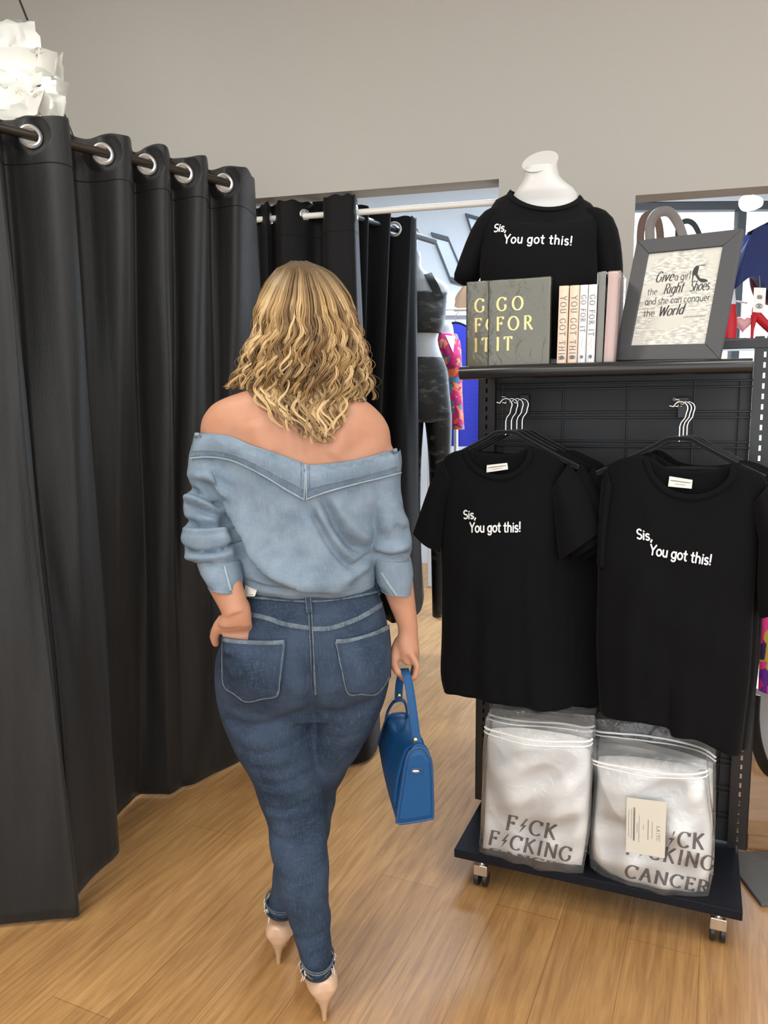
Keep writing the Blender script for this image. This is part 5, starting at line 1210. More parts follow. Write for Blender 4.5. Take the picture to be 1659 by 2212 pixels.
# ---- hair: wavy locks of fine strands over a full cap
def hair_material():
    m = bpy.data.materials.new('blonde_hair'); m.use_nodes = True; nt = m.node_tree; b = nt.nodes['Principled BSDF']; a = nt.nodes.new('ShaderNodeVertexColor'); a.layer_name = 'tone'
    nt.links.new(a.outputs[0], b.inputs['Base Color']); b.inputs['Roughness'].default_value = 0.42; b.inputs['Specular IOR Level'].default_value = 0.45; return m
HP = np.array([(566, 648, 650, 20), (573, 650, 648, 36), (578, 649, 648, 50), (590, 655, 648, 65), (610, 656, 650, 81), (638, 659, 652, 96), (668, 659, 654, 105), (700, 662, 656, 110), (723, 664, 657, 114), (757, 658, 658, 127), (792, 660, 660, 132), (815, 658, 660, 138), (842, 656, 662, 140), (870, 656, 664, 138), (900, 662, 664, 120), (930, 672, 668, 110), (960, 688, 676, 100)], float)
def hshape(py): return np.interp(py, HP[:, 0], HP[:, 1]), np.interp(py, HP[:, 0], HP[:, 3])
# depth behind the head centre (metres, towards the viewer) of the outer shell
def hback(py): return np.interp(py, [566, 574, 590, 620, 670, 720, 770, 820, 860, 960], [.0, .045, .085, .112, .128, .132, .130, .124, .118, .118])
def strands():
    P = []; RAD = []; COLR = []; N = 44; r = np.random.default_rng(21)
    nl = 330
    for k in range(nl):
        s = r.uniform(-1.32, 1.32) if k > 60 else r.uniform(-.7, .7)
        q = 1-.30*r.random()**1.6                              # layer
        cen = abs(s) < .56
        yend = (r.uniform(888, 960)-50*abs(s/.56)**2*.7 if cen and r.random() < .85 else (r.uniform(812, 845) if s < 0 else r.uniform(838, 868)))
        y0 = r.uniform(564, 574) if r.random() < .7 else r.uniform(572, 590)
        ph = r.uniform(0, 2*PI); lam = r.uniform(58, 84); amp = r.uniform(6.0, 13.5); tone = r.random(); nst = 9
        t = np.linspace(0, 1, N); py = y0+(yend-y0)*t**.92
        c, w = hshape(py); b = hback(py)
        phi = s*PI/2*np.clip(.62+.38*t*2, .3, 1)
        # centre locks draw together below the shoulders
        nar = np.clip((py-838)/110, 0, 1)*(1 if cen else .12)
        x = c+w*q*np.sin(phi)*(1-.34*nar)+10*nar
        y = -b*q*np.cos(phi)+.012
        grow = np.clip((py-640)/150, 0, 1)
        wav = amp*grow*np.sin(2*PI*py/lam+ph); wavy = .006*grow*np.cos(2*PI*py/lam+ph)
        if s < -.8: x = x-26*np.clip((py-770)/70, 0, 1)**2
        if s > .8: x = x+6*np.clip((py-800)/60, 0, 1)
        for j in range(nst):
            a = r.uniform(0, 2*PI); d = math.sqrt(r.random()); sp = 4.6*(1-.35*t)*(.35+.65*np.clip(t*3, 0, 1))
            ox = d*math.cos(a)*sp + r.uniform(-1.6, 1.6)*grow*np.sin(2*PI*py/(lam*.6)+r.uniform(0, 6)); oy = d*math.sin(a)*.0042
            fl_ = 1 if j < 8 else 1+.9*r.random()
            X = x+wav*fl_+ox*fl_; Y = SK+.010+y+wavy+oy+.05*np.clip((576-py)/12, 0, 1)
            pts = np.empty((N, 3))
            dx = (X-829.5)/FPX; dyy = (py-1106)/FPX
            dirs = np.array(_fw)[None]+np.array(_rt)[None]*dx[:, None]-np.array(_up)[None]*dyy[:, None]
            pts = np.array(CAMP)[None]+dirs*(Y/dirs[:, 1])[:, None]
            P.append(pts); RAD.append(np.interp(t, [0, .08, .6, 1], [.0012, .0021, .0019, .0005])*(1 if j < 8 else .45)*r.uniform(.75, 1.2))
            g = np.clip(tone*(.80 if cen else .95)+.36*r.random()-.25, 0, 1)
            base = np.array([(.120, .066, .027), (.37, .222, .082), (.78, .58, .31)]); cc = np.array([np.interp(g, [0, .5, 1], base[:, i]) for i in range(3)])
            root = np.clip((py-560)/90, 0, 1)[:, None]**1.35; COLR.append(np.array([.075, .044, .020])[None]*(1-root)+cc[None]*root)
    return np.array(P), np.array(RAD), np.array(COLR)
HPts, HR, HC = strands()
# keep the hair outside the back and shoulders
for i in range(HPts.shape[0]):
    for j in range(18, HPts.shape[1]):
        p = HPts[i, j]
        if p[2] < 1.50:
            h = bb.ray_cast(Vector((p[0], 1.2, p[2])), Vector((0, 1, 0)))
            if h[0] and p[1] > h[0].y-.004: HPts[i, j, 1] = h[0].y-.004-.016*(((i//9)*7919) % 97)/97
def tubes_np(P, RD, n=5):
    S_, N, _ = P.shape; T = np.gradient(P, axis=1); T /= np.linalg.norm(T, axis=2, keepdims=True)+1e-9
    ref = np.array([0., 1., 0.]); B = np.cross(T, ref); B /= np.linalg.norm(B, axis=2, keepdims=True)+1e-9; Nn = np.cross(B, T)
    a = 2*np.pi*np.arange(n)/n
    V = P[:, :, None, :]+RD[:, :, None, None]*(B[:, :, None, :]*np.cos(a)[None, None, :, None]+Nn[:, :, None, :]*np.sin(a)[None, None, :, None])
    idx = np.arange(S_*N*n).reshape(S_, N, n); A = idx[:, :-1, :]; Bq = np.roll(idx, -1, axis=2)[:, :-1, :]; C = np.roll(idx, -1, axis=2)[:, 1:, :]; Dq = idx[:, 1:, :]
    return V.reshape(-1, 3), np.stack([A, Bq, C, Dq], axis=-1).reshape(-1, 4)
V, Fq = tubes_np(HPts, HR)
hm = bpy.data.meshes.new('hair'); nV = len(V); nF = len(Fq)
hm.vertices.add(nV); hm.vertices.foreach_set('co', V.ravel()); hm.loops.add(nF*4); hm.loops.foreach_set('vertex_index', Fq.ravel().astype(np.int32)); hm.polygons.add(nF); hm.polygons.foreach_set('loop_start', np.arange(0, nF*4, 4, dtype=np.int32)); hm.update(calc_edges=True)
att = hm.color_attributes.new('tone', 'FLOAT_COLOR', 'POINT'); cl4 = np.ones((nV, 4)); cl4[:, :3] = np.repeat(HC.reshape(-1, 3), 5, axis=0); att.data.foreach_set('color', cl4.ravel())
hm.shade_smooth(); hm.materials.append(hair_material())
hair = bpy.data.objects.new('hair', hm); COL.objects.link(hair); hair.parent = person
cap = MB(); rings = []
for py, f in ((571, .5), (576, .75), (590, .86), (620, .88), (668, .9), (723, .88), (780, .84), (830, .80)):
    c, w = hshape(py); b = hback(py); rg = []
    for k in range(36):
        a = 2*PI*k/36; sn = math.sin(a); p = at(c+w*f*math.cos(a), py, SK+.012+(b*f*sn if sn < 0 else .085*min(1, (py-560)/80)*sn)); rg.append(p)
    rings.append(rg)
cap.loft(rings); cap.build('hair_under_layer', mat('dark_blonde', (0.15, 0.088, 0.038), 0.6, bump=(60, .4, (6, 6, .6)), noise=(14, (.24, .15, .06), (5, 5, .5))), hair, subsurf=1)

# ------------------------------------------------------------------ handbag
M_bag = mat('blue_leather', (0.008, 0.072, 0.205), 0.45, bump=(420, 0.10), spec=0.28)
M_bagd = mat('blue_leather_edge', (0.012, 0.062, 0.17), 0.5, bump=(170, 0.15))
M_brass = mat('brass_stud', (0.85, 0.66, 0.30), 0.25, metal=1.0)
YN, YF = 1.632, 1.875
bag = thing('handbag', 'cobalt blue leather handbag held by its handle in the right hand', 'handbag', at(875, 1700, 1.75))
nearp = [(857, 1776), (866, 1779), (931, 1768), (935, 1757), (932, 1653), (924, 1630), (912, 1615), (898, 1616), (884, 1626), (876, 1652), (866, 1716)]
farp = [(817, 1606), (822, 1609), (866, 1605), (874, 1600), (884, 1560), (882, 1548), (874, 1541), (858, 1541), (843, 1545), (834, 1556), (824, 1584)]
A = [at(*p, YN) for p in nearp]; Bf = [at(*p, YF) for p in farp]; mid = []
rings = []
for t in np.linspace(0, 1, 12):
    bulge = .006*math.sin(PI*t); rg = [a.lerp(b, t) for a, b in zip(A, Bf)]; c = sum(rg, Vector())/len(rg)
    sag = .022*math.sin(PI*t)
    rg = [p+(p-c).normalized()*bulge-Vector((0, 0, sag if p.z > c.z+.03 else 0)) for p in rg]; rings.append([Vector(p) for p in smooth_curve([tuple(q) for q in rg]+[tuple(rg[0])], 45)[:-1]])
mb = MB(); mb.loft(rings, False); body_ = mb.build('body', M_bag, bag, angle=60)
for rg, nm, s_ in ((rings[0], 'gusset', -1), (rings[-1], 'gusset', 1)):
    c = sum(rg, Vector())/len(rg); mb = MB(); mb.loft([rg, [p.lerp(c, .10)+Vector((0, -.002*s_*-1, 0)) for p in rg], [p.lerp(c, .16)-Vector((0, -.004*s_*1, 0)) for p in rg]], False)
    inn = [p.lerp(c, .16)-Vector((0, -.004*s_, 0)) for p in rg]; mb.add(inn, [tuple(range(len(inn)))]); g = mb.build(nm, M_bag, bag, angle=50)
    mb = MB(); mb.tube(rg, .0034, 8, loop=True); mb.build('piping', M_bagd, bag)
mb = MB(); k0 = 4; 
for j in (0, 1): pass
flp = [[rings[i][k]+(rings[i][k]-sum(rings[i], Vector())/44).normalized()*.004 for k in list(range(17, 44))+[0]][:26] for i in range(1, 11)]
mb.grid(flp); mb.build('flap', M_bag, bag, solid=.003, angle=60)
# oval opening of the side pocket
oc = at(899, 1664, YN-.003); mb = MB(); rg = [oc+Vector((.0135*math.cos(a), -.002, .0055*math.sin(a))) for a in np.linspace(0, 2*PI, 24, endpoint=False)]
mb.add(rg, [tuple(range(24))]); mb.build('side_slot', mat('slot_dark', (.02, .02, .02), .6), bag)
mb = MB(); mb.tube(rg, .0022, 8, loop=True); mb.build('slot_rim', M_bagd, bag)
mb = MB(); mb.sphere(oc+Vector((-.001, -.002, -.001)), (.0085, .0015, .0032), 16, 8); mb.build('snap_stud', M_ring, bag)
def strap(name, pts, w, th, m, parent, side, n=40):
    P = smooth_curve(pts, n); mb = MB(); rings = []
    for i in range(n):
        t = Vector(P[min(i+1, n-1)]-P[max(i-1, 0)]).normalized(); sd = Vector(side); sd = (sd-t*sd.dot(t)).normalized(); nr = t.cross(sd); c = Vector(P[i])
        rings.append([c+sd*a*w/2+nr*b*th/2 for a, b in ((-1, -.5), (-.85, -1), (.85, -1), (1, -.5), (1, .5), (.85, 1), (-.85, 1), (-1, .5))])
    mb.loft(rings); return mb.build(name, m, parent, angle=50)
hp = [at(906, 1612, 1.642), at(899, 1590, 1.648), at(893, 1545, 1.655), at(886, 1495, 1.668), at(879, 1460, 1.685), at(875, 1449, 1.708), at(874, 1446, 1.735), at(872, 1447, 1.765), at(866, 1462, 1.792), at(862, 1485, 1.808), at(861, 1512, 1.822)]
strap('handle', [tuple(p) for p in hp], .0195, .0045, M_bag, bag, (1, .15, 0), 60)
mb = MB(); c = at(897.5, 1598, 1.640); mb.sphere(c, (.0055, .0035, .0055), 16, 10); mb.build('stud', M_brass, bag)
mb = MB(); c = at(862, 1502, 1.812); mb.sphere(c, (.005, .003, .005), 16, 10); mb.build('stud', M_brass, bag)
lug = [at(833, 1556, 1.868), at(838, 1536, 1.862), at(848, 1519, 1.852), at(858, 1513, 1.842), at(870, 1513, 1.842), at(877, 1524, 1.852), at(880, 1548, 1.868)]
strap('handle_loop', [tuple(p) for p in lug], .010, .006, M_bagd, bag, (0, 1, 0), 40)
lug = [at(887, 1626, 1.634), at(892, 1616, 1.636), at(900, 1609, 1.638), at(910, 1609, 1.638), at(919, 1616, 1.636), at(926, 1630, 1.634)]
strap('handle_loop', [tuple(p) for p in lug], .010, .006, M_bag, bag, (0, 1, 0), 30)

# ------------------------------------------------------------------ folded white blankets in clear zip bags
M_fleece = mat('white_fleece', (0.96, 0.95, 0.92), 0.95, bump=(26, 0.35), sheen=0.3, spec=0.1)
M_brownink = mat('dark_brown_print', (0.055, 0.032, 0.026), 0.8)
M_bagfilm = film_material('bag_film', 0.07, 0.10, (1, 1, 1), 1.0, 26)
M_card = mat('cream_card', (0.72, 0.68, 0.58), 0.7)
def blanket_bag(label, grp, ly, lean, top, bot, left, right, zip_frac, seed, texts=(), puff=.035, thick=.075, roll=0):
    mid = gw(.25 if top[0][0] < 1270 else .6, ly, .3)
    nrm = (gy*math.cos(lean)+Vector((0, 0, math.sin(lean)))).normalized()
    base = atp((bot[0][0]+bot[-1][0])/2, (bot[0][1]+bot[-1][1])/2, gw(0, ly, .12), gy)
    b = thing('bagged_blanket', label, 'blanket', base, grp)
    r = np.random.default_rng(seed); ph = r.uniform(0, 6.28, 12)
    NU, NV = 60, 70
    def lay(px): return atp(px[0], px[1], base, nrm)
    def surf_grid(top, bot, left, right, puff, off, wr):
        C = coons(top, bot, left, right, NU, NV); A = np.zeros((NV, NU, 3))
        for i in range(NV):
            for j in range(NU):
                u, v = j/(NU-1), i/(NV-1); e = (max(0, 1-abs(2*u-1)**3.2)*max(0, 1-abs(2*v-1)**4.5))**.5
                w = wr*e*(.55*math.sin(7*u+5*v+ph[0])+.5*math.sin(13*v-6*u+ph[1]+1.2*math.sin(5*u+ph[2]))+.45*math.sin(17*u*(.4+v)+ph[3]+2*math.sin(4*v+ph[4]))+.25*math.sin(31*v+9*u+ph[5])-.55*abs(math.sin(4*u-6*v+ph[6]+.8*math.sin(6*u+ph[7])))**.5+.35-.4*abs(math.sin(5*u+7*v+ph[8]+.7*math.sin(5*v+ph[9])))**.5+.3)
                if roll: w += .012*e/(1+math.exp(-((.60+.05*math.sin(4*u+1)-v)*45)))
                p = lay(C[i, j])-nrm*(puff*e+w-off)
                A[i, j] = p
        return A
    zf = zip_frac
    # blanket fills the bag below the zip
    T2 = [np.array(lerp(np.array(left[0]), np.array(left[-1]), zf)), np.array(lerp(np.array(right[0]), np.array(right[-1]), zf))]
    Lc, Rc = smooth_curve(left, 101), smooth_curve(right, 101); k = int(zf*100)
    topb = [tuple(Lc[k]+np.array((7, 2))), tuple(lerp(Lc[k], Rc[k], .3)+np.array((0, -7))), tuple(lerp(Lc[k], Rc[k], .7)+np.array((0, -5))), tuple(Rc[k]+np.array((-7, 2)))]
    A = surf_grid(topb, [tuple(np.array(q)+np.array((0, -1))) for q in bot], [tuple(q+np.array((6, 0))) for q in Lc[k::10]], [tuple(q+np.array((-6, 0))) for q in Rc[k::10]], puff, 0, .0105)
    mb = MB(); mb.grid(A.tolist()); back = [[tuple(Vector(A[i, j])+nrm*(thick*.8)) for j in (0, NU//2, NU-1)] for i in (0, NV//2, NV-1)]
    rim = [A[0, j] for j in range(NU)]+[A[i, -1] for i in range(1, NV)]+[A[-1, j] for j in range(NU-2, -1, -1)]+[A[i, 0] for i in range(NV-2, 0, -1)]
    rings = [[tuple(Vector(p)+nrm*d) for p in rim] for d in (0, thick*.35, thick*.7)]; mb.loft(rings, False); n_ = len(rim); o_ = len(mb.v)-n_; mb.f.append(tuple(range(o_, o_+n_)))
    bl_ = mb.build('blanket', M_fleece, b, angle=70)
    bv = bvh_of(bl_)
    F_ = surf_grid(top, bot, left, right, puff*1.06, -.013, .0105)
    mb = MB(); mb.grid(F_.tolist()); rim = [F_[0, j] for j in range(NU)]+[F_[i, -1] for i in range(1, NV)]+[F_[-1, j] for j in range(NU-2, -1, -1)]+[F_[i, 0] for i in range(NV-2, 0, -1)]
    mb.loft([[tuple(Vector(p)+nrm*d) for p in rim] for d in (0, thick*.9)], False)
    mb.build('clear_bag', M_bagfilm, b, angle=75)
    # zip strip across the top
    mb = MB(); iz = max(2, int(NV*zf*.45)); mb.tube([tuple(p-np.array(nrm)*.002) for p in F_[iz]], .0030, 8); mb.tube([tuple(p-np.array(nrm)*.002) for p in F_[iz+2]], .0022, 8)
    mb.build('zip_strip', mat('zip_white', (.85, .85, .83), .3), b)
    L0 = wloc(b)
    def on_b(px, py, lift):
        h = bv.ray_cast(CAMP-L0, ray(px, py).normalized())
        q = h[0]+L0 if h[0] else lay((px, py)); return q-nrm*(lift+.0006)
    mb = MB()
    for s_, a, e, hpx, squash in texts:
        a, e = np.array(a, float), np.array(e, float); tw = 0
        for c_ in s_: tw += (.52 if c_ == '^' else SERIF[c_][0])+.12
        tw -= .12; ex = (e-a)/tw; up_ = np.array((ex[1], -ex[0])); up_ = up_/np.linalg.norm(up_)*hpx
        f = lambda x, y, h: tuple(on_b(*(a+ex*x+up_*y*squash), .0012+h))
        write(mb, s_, SERIF, f, .175, .065, sp=.12, lift=.0006)
    if texts: mb.build('lettering', M_brownink, bl_, smooth=False)
    return b, on_b, F_, nrm
BTL = dict(top=[(1052, 1547), (1120, 1556), (1200, 1566), (1281, 1572)], bot=[(1036, 1847), (1090, 1857), (1128, 1864), (1200, 1876), (1260, 1884)], left=[(1052, 1547), (1046, 1610), (1044, 1682), (1040, 1780), (1036, 1847)], right=[(1281, 1572), (1281, 1665), (1276, 1775), (1270, 1825), (1260, 1885)])
blanket_bag('bagged white blanket standing behind the left lettered one', 'bagged white blankets', .105, .08, [(1060, 1515), (1130, 1524), (1210, 1535), (1286, 1541)], [(1046, 1812), (1120, 1822), (1200, 1832), (1276, 1840)], [(1060, 1515), (1052, 1650), (1046, 1812)], [(1286, 1541), (1283, 1680), (1276, 1840)], .16, 3, puff=.018, thick=.05)
blanket_bag('bagged white blanket with fully visible lettering, left front of the stand base', 'bagged white blankets', .034, .12, BTL['top'], BTL['bot'], BTL['left'], BTL['right'], .15, 5,
    [('F^CK', (1090, 1790), (1200, 1813), 31, 1), ('F^CKING', (1053, 1822), (1232, 1861), 30, 1), ('CANCER', (1056, 1838), (1228, 1876), 30, .26)], puff=.03, thick=.07, roll=1)
blanket_bag('bagged white blanket standing behind the one with the cream card', 'bagged white blankets', .15, .08, [(1289, 1549), (1360, 1550), (1440, 1558), (1516, 1584), (1546, 1606)], [(1288, 1822), (1380, 1850), (1460, 1866), (1541, 1884)], [(1289, 1549), (1286, 1680), (1288, 1822)], [(1546, 1606), (1546, 1740), (1541, 1884)], .2, 9, puff=.018, thick=.05)
bR, onR, FR_, nR = blanket_bag('bagged white blanket with a cream card inside, right front of the stand base', 'bagged white blankets', .055, .10, [(1275, 1614), (1340, 1620), (1430, 1630), (1526, 1636)], [(1276, 1866), (1318, 1897), (1381, 1918), (1465, 1933), (1528, 1938)], [(1275, 1614), (1285, 1670), (1279, 1750), (1274, 1817), (1276, 1866)], [(1526, 1636), (1535, 1733), (1543, 1800), (1541, 1872), (1528, 1938)], .16, 13,
    [('F^CK', (1412, 1824), (1521, 1834), 33, 1), ('F^CKING', (1350, 1843), (1540, 1881), 31, 1), ('CANCER', (1348, 1893), (1529, 1930), 27, 1)], puff=.04, thick=.07)
q = [onR(x, y, .0035) for x in (1354, 1375, 1397, 1420, 1438) for y in (1728, 1760, 1790, 1820, 1845)]
dmin = min((p-CAMP).dot(nR) for p in q)-.011
q = [CAMP+ray(*p)*(dmin/ray(*p).dot(nR)) for p in ((1354, 1722), (1440, 1733), (1436, 1853), (1352, 1840))]
mb = MB(); mb.loft([[q[0], q[1], q[2], q[3]], [p-nR*.0008 for p in q]]); cdo = mb.build('card', M_card, bR, smooth=False)
def cardf(x, y, h): return tuple(q[0].lerp(q[1], x).lerp(q[3].lerp(q[2], x), y)-nR*(.0009+h))
mb = MB()
write(mb, 'LA', SERIF, lambda x, y, h: cardf(.86-.085*(1-y)*1.0+.085*0, .44+.075*x, h), .14, .06, sp=.1, lift=.0003)
write(mb, 'TC', SERIF, lambda x, y, h: cardf(.86-.085*(1-y), .60+.075*x, h), .14, .06, sp=.1, lift=.0003)
stroke_mesh(mb, [(.765, .575), (.87, .575)], lambda t: .006, cardf, .0003)
for x_, y0, y1, w_ in ((.66, .38, .72, .012), (.56, .36, .74, .018), (.44, .46, .58, .012), (.33, .30, .80, .012), (.28, .44, .64, .012), (.20, .18, .80, .045), (.13, .20, .78, .012), (.06, .22, .74, .012)):
    n_ = int((y1-y0)/.045)
    for k in range(n_): stroke_mesh(mb, [(x_, y0+k*.045), (x_, y0+k*.045+.030)], lambda t, w_=w_: w_, cardf, .0003)
mb.build('lettering', M_thread, cdo, smooth=False)

# ------------------------------------------------------------------ beyond the doorway
def camo():
    m = bpy.data.materials.new('dark_camouflage'); m.use_nodes = True; nt = m.node_tree; b = nt.nodes['Principled BSDF']; b.inputs['Roughness'].default_value = .55
    tc = nt.nodes.new('ShaderNodeTexCoord'); mp = nt.nodes.new('ShaderNodeMapping'); mp.inputs['Scale'].default_value = (1, 1, 2.4); nz = nt.nodes.new('ShaderNodeTexNoise'); nz.inputs['Scale'].default_value = 11; nz.inputs['Detail'].default_value = 2
    r_ = nt.nodes.new('ShaderNodeValToRGB'); r_.color_ramp.interpolation = 'CONSTANT'; e = r_.color_ramp.elements; e[0].color = (.006, .006, .006, 1); e[1].position = .52; e[1].color = (.022, .024, .020, 1); k = e.new(.60); k.color = (.075, .075, .068, 1)
    nt.links.new(tc.outputs['Object'], mp.inputs[0]); nt.links.new(mp.outputs[0], nz.inputs['Vector']); nt.links.new(nz.outputs[0], r_.inputs[0]); nt.links.new(r_.outputs[0], b.inputs['Base Color']); return m
def floral(name, cols, sc):
    m = bpy.data.materials.new(name); m.use_nodes = True; nt = m.node_tree; b = nt.nodes['Principled BSDF']; b.inputs['Roughness'].default_value = .75
    tc = nt.nodes.new('ShaderNodeTexCoord'); vo = nt.nodes.new('ShaderNodeTexVoronoi'); vo.inputs['Scale'].default_value = sc; r_ = nt.nodes.new('ShaderNodeValToRGB'); r_.color_ramp.interpolation = 'CONSTANT'
    nz = nt.nodes.new('ShaderNodeTexNoise'); nz.inputs['Scale'].default_value = 9; ad = nt.nodes.new('ShaderNodeMixRGB'); ad.blend_type = 'ADD'; ad.inputs[0].default_value = .12
    e = r_.color_ramp.elements; e[0].color = (*cols[0], 1); e[1].position = 1/len(cols); e[1].color = (*cols[1], 1)
    for i, c in enumerate(cols[2:]): k = e.new((i+2)/len(cols)); k.color = (*c, 1)
    sp = nt.nodes.new('ShaderNodeSeparateColor'); L = nt.links.new
    L(tc.outputs['Object'], nz.inputs['Vector']); L(tc.outputs['Object'], ad.inputs[1]); L(nz.outputs[1], ad.inputs[2]); L(ad.outputs[0], vo.inputs['Vector']); L(vo.outputs['Color'], sp.inputs[0]); L(sp.outputs[0], r_.inputs[0]); L(r_.outputs[0], b.inputs['Base Color']); return m
M_camo = camo(); M_flor = floral('bright_floral_print', [(.55, .02, .16), (.75, .16, .05), (.45, .01, .12), (.80, .25, .14), (.06, .20, .30), (.30, .01, .10)], 30)
M_cobalt = mat('cobalt_knit', (0.012, 0.020, 0.33), 0.7, bump=(90, .3)); M_navy = mat('navy_cloth', (0.012, 0.022, 0.11), 0.75, bump=(40, .2)); M_maroon = mat('maroon_cloth', (0.12, 0.010, 0.025), 0.75); M_red = mat('red_cloth', (0.62, 0.012, 0.025), 0.6)
M_form = mat('white_form', (0.55, 0.57, 0.60), 0.45)
YM = FHOOK.y
mq = thing('hanging_mannequin', 'white hanging mannequin form in dark camouflage bra top and leggings beside the far curtain', 'mannequin', at(908, 780, YM))
mb = MB()
mb.loft(sil(dense([(545, 887, 907, YM, .04, .04), (556, 884, 910, YM, .046, .045), (578, 884, 911, YM, .046, .046), (596, 874, 932, YM, .056, .056), (612, 856, 962, YM, .074, .07), (635, 846, 971, YM, .085, .08), (662, 848, 962, YM, .10, .085), (700, 855, 956, YM, .105, .085), (735, 864, 945, YM, .085, .08), (768, 860, 954, YM, .09, .085), (800, 850, 964, YM, .10, .095)]), 32))
mb.build('torso', M_form, mq)
mb = MB(); mb.loft(sil(dense([(634, 848, 968, YM, .098, .088), (655, 846, 964, YM, .112, .088), (680, 848, 962, YM, .122, .09), (704, 853, 958, YM, .115, .09), (722, 858, 953, YM, .10, .088)]), 36), False); br = mb.build('bra_top', M_camo, mq, solid=.002, off=1)
for sgn, pts in ((1, [(924, 591), (932, 606), (942, 626), (950, 648)]), (-1, [(886, 591), (878, 606), (868, 626), (860, 648)])):
    P = [at(x, y, YM-d) for (x, y), d in zip(pts, (.058, .085, .100, .108))]; strap('strap', [tuple(p) for p in P], .045, .003, M_camo, br, (1, 0, 0), 16)
mb = MB(); mb.loft(sil(dense([(773, 856, 957, YM, .094, .09), (800, 848, 966, YM, .106, .10), (845, 840, 971, YM, .112, .105), (890, 838, 975, YM, .105, .10), (912, 838, 976, YM, .095, .095)]), 36))
mb.loft(sil(dense([(890, 914, 976, YM, .095, .09), (930, 920, 976, YM, .085, .085), (1000, 926, 973, YM, .075, .08), (1100, 929, 966, YM, .065, .07), (1230, 932, 962, YM, .055, .06), (1330, 934, 957, YM, .05, .05)]), 24)); mb.loft(sil(dense([(890, 840, 917, YM, .095, .09), (930, 842, 914, YM, .085, .085), (1000, 846, 910, YM, .075, .08), (1100, 856, 908, YM, .065, .07), (1230, 864, 905, YM, .055, .06), (1330, 868, 900, YM, .05, .05)]), 24))
mb.build('leggings', M_camo, mq)
mb = MB(); c = at(896, 541, YM); t_ = Vector((c.x, c.y, 0)); hk = [c+Vector((0, 0, -.02)), c+Vector((0, 0, .035)), c+Vector((.012, 0, .055)), c+Vector((.022, 0, .085)), c+Vector((.010, 0, .112)), c+Vector((-.012, 0, .118)), c+Vector((-.030, 0, .100))]
mb.tube(smooth_curve([tuple(p) for p in hk], 24), .004, 8); mb.build('hook', M_chrome, mq)
YD = 5.1
dq = thing('mannequin', 'small white dress form in a bright magenta floral wrap dress by the blue garment', 'mannequin', (at(985, 930, YD).x, YD, 0))
mb = MB(); mb.loft(sil(dense([(696, 958, 974, YD, .03, .03), (704, 954, 978, YD, .035, .035), (728, 952, 982, YD, .04, .04), (745, 950, 990, YD, .06, .06), (770, 954, 994, YD, .08, .08), (820, 964, 996, YD, .08, .08)]), 24)); mb.build('torso', M_form, dq)
mb = MB(); R1 = sil(dense([(722, 944, 988, YD, .055, .055), (745, 947, 995, YD, .08, .075), (775, 955, 997, YD, .10, .09), (815, 964, 998, YD, .09, .085), (860, 966, 999, YD, .10, .09), (900, 970, 1001, YD, .105, .095), (927, 972, 1003, YD, .10, .095)]), 40, .95)
for rg in R1:
    pass
mb.loft(R1); mb.build('dress', M_flor, dq)
mb = MB(); v_ = [at(962, 724, YD-.062), at(983, 726, YD-.062), at(979, 762, YD-.108)]; mb.loft([v_, [p+Vector((0, .03, 0)) for p in v_]]); mb.build('neckline', M_form, dq)
c = atz(985, 1290, 0); tp = at(985, 930, YD); mb = MB(); mb.tube([(tp.x, YD, .01), (tp.x, YD, tp.z+.1)], .014, 12); mb.tube([(tp.x, YD, 0), (tp.x, YD, .02)], .14, 24); mb.build('stand', M_chrome, dq)

def hung_garment(name, label, cat, Y, top, bot, left, right, m, depth=.05, hang=None, folds=9, seed=0, loc=None):
    g = thing(name, label, cat, at(*loc, Y)); C = coons(top, bot, left, right, 40, 40); rr = np.random.default_rng(seed); ph = rr.uniform(0, 6, 3); mb = MB(); F_, B_ = [], []
    for i in range(40):
        a, b = [], []
        for j in range(40):
            u, v = j/39, i/39; e = max(0, 1-(2*u-1)**4)**.5; w = .012*math.sin(u*folds+ph[0]+v)*min(1, v*1.5)
            p = at(*C[i, j], Y); a.append((p.x, p.y-depth*e*.6-w-.003, p.z)); b.append((p.x, p.y+depth*e*.6+w*.5+.003, p.z))
        F_.append(a); B_.append(b)
    rings = [f+b[::-1] for f, b in zip(F_, B_)]; mb.loft(rings); mb.build('cloth', m, g, angle=70)
    if hang:
        hx, hy, w_ = hang; c = at(hx, hy, Y); mb = MB(); mb.tube(smooth_curve([(c.x-w_, Y, c.z-.05), (c.x-w_*.4, Y, c.z-.012), (c.x, Y, c.z), (c.x+w_*.4, Y, c.z-.012), (c.x+w_, Y, c.z-.05)], 20), .008, 8)
        h_ = mb.build('hanger', M_velvet, g); mb = MB(); mb.tube([(c.x, Y, c.z), (c.x, Y, c.z+.05), (c.x+.018, Y, c.z+.07), (c.x+.018, Y, c.z+.095), (c.x, Y, c.z+.108), (c.x-.02, Y, c.z+.095)], .003, 8); mb.build('hanger_hook', M_chrome, h_)
    return g
hung_garment('garment', 'cobalt blue textured garment hanging behind the floral dress form', 'garment', 5.70, [(957, 712), (978, 701), (996, 703), (1012, 712), (1046, 720)], [(962, 962), (1000, 964), (1044, 960)], [(957, 712), (960, 840), (962, 962)], [(1046, 720), (1046, 840), (1044, 960)], M_cobalt, hang=(984, 697, .12), loc=(1000, 830))
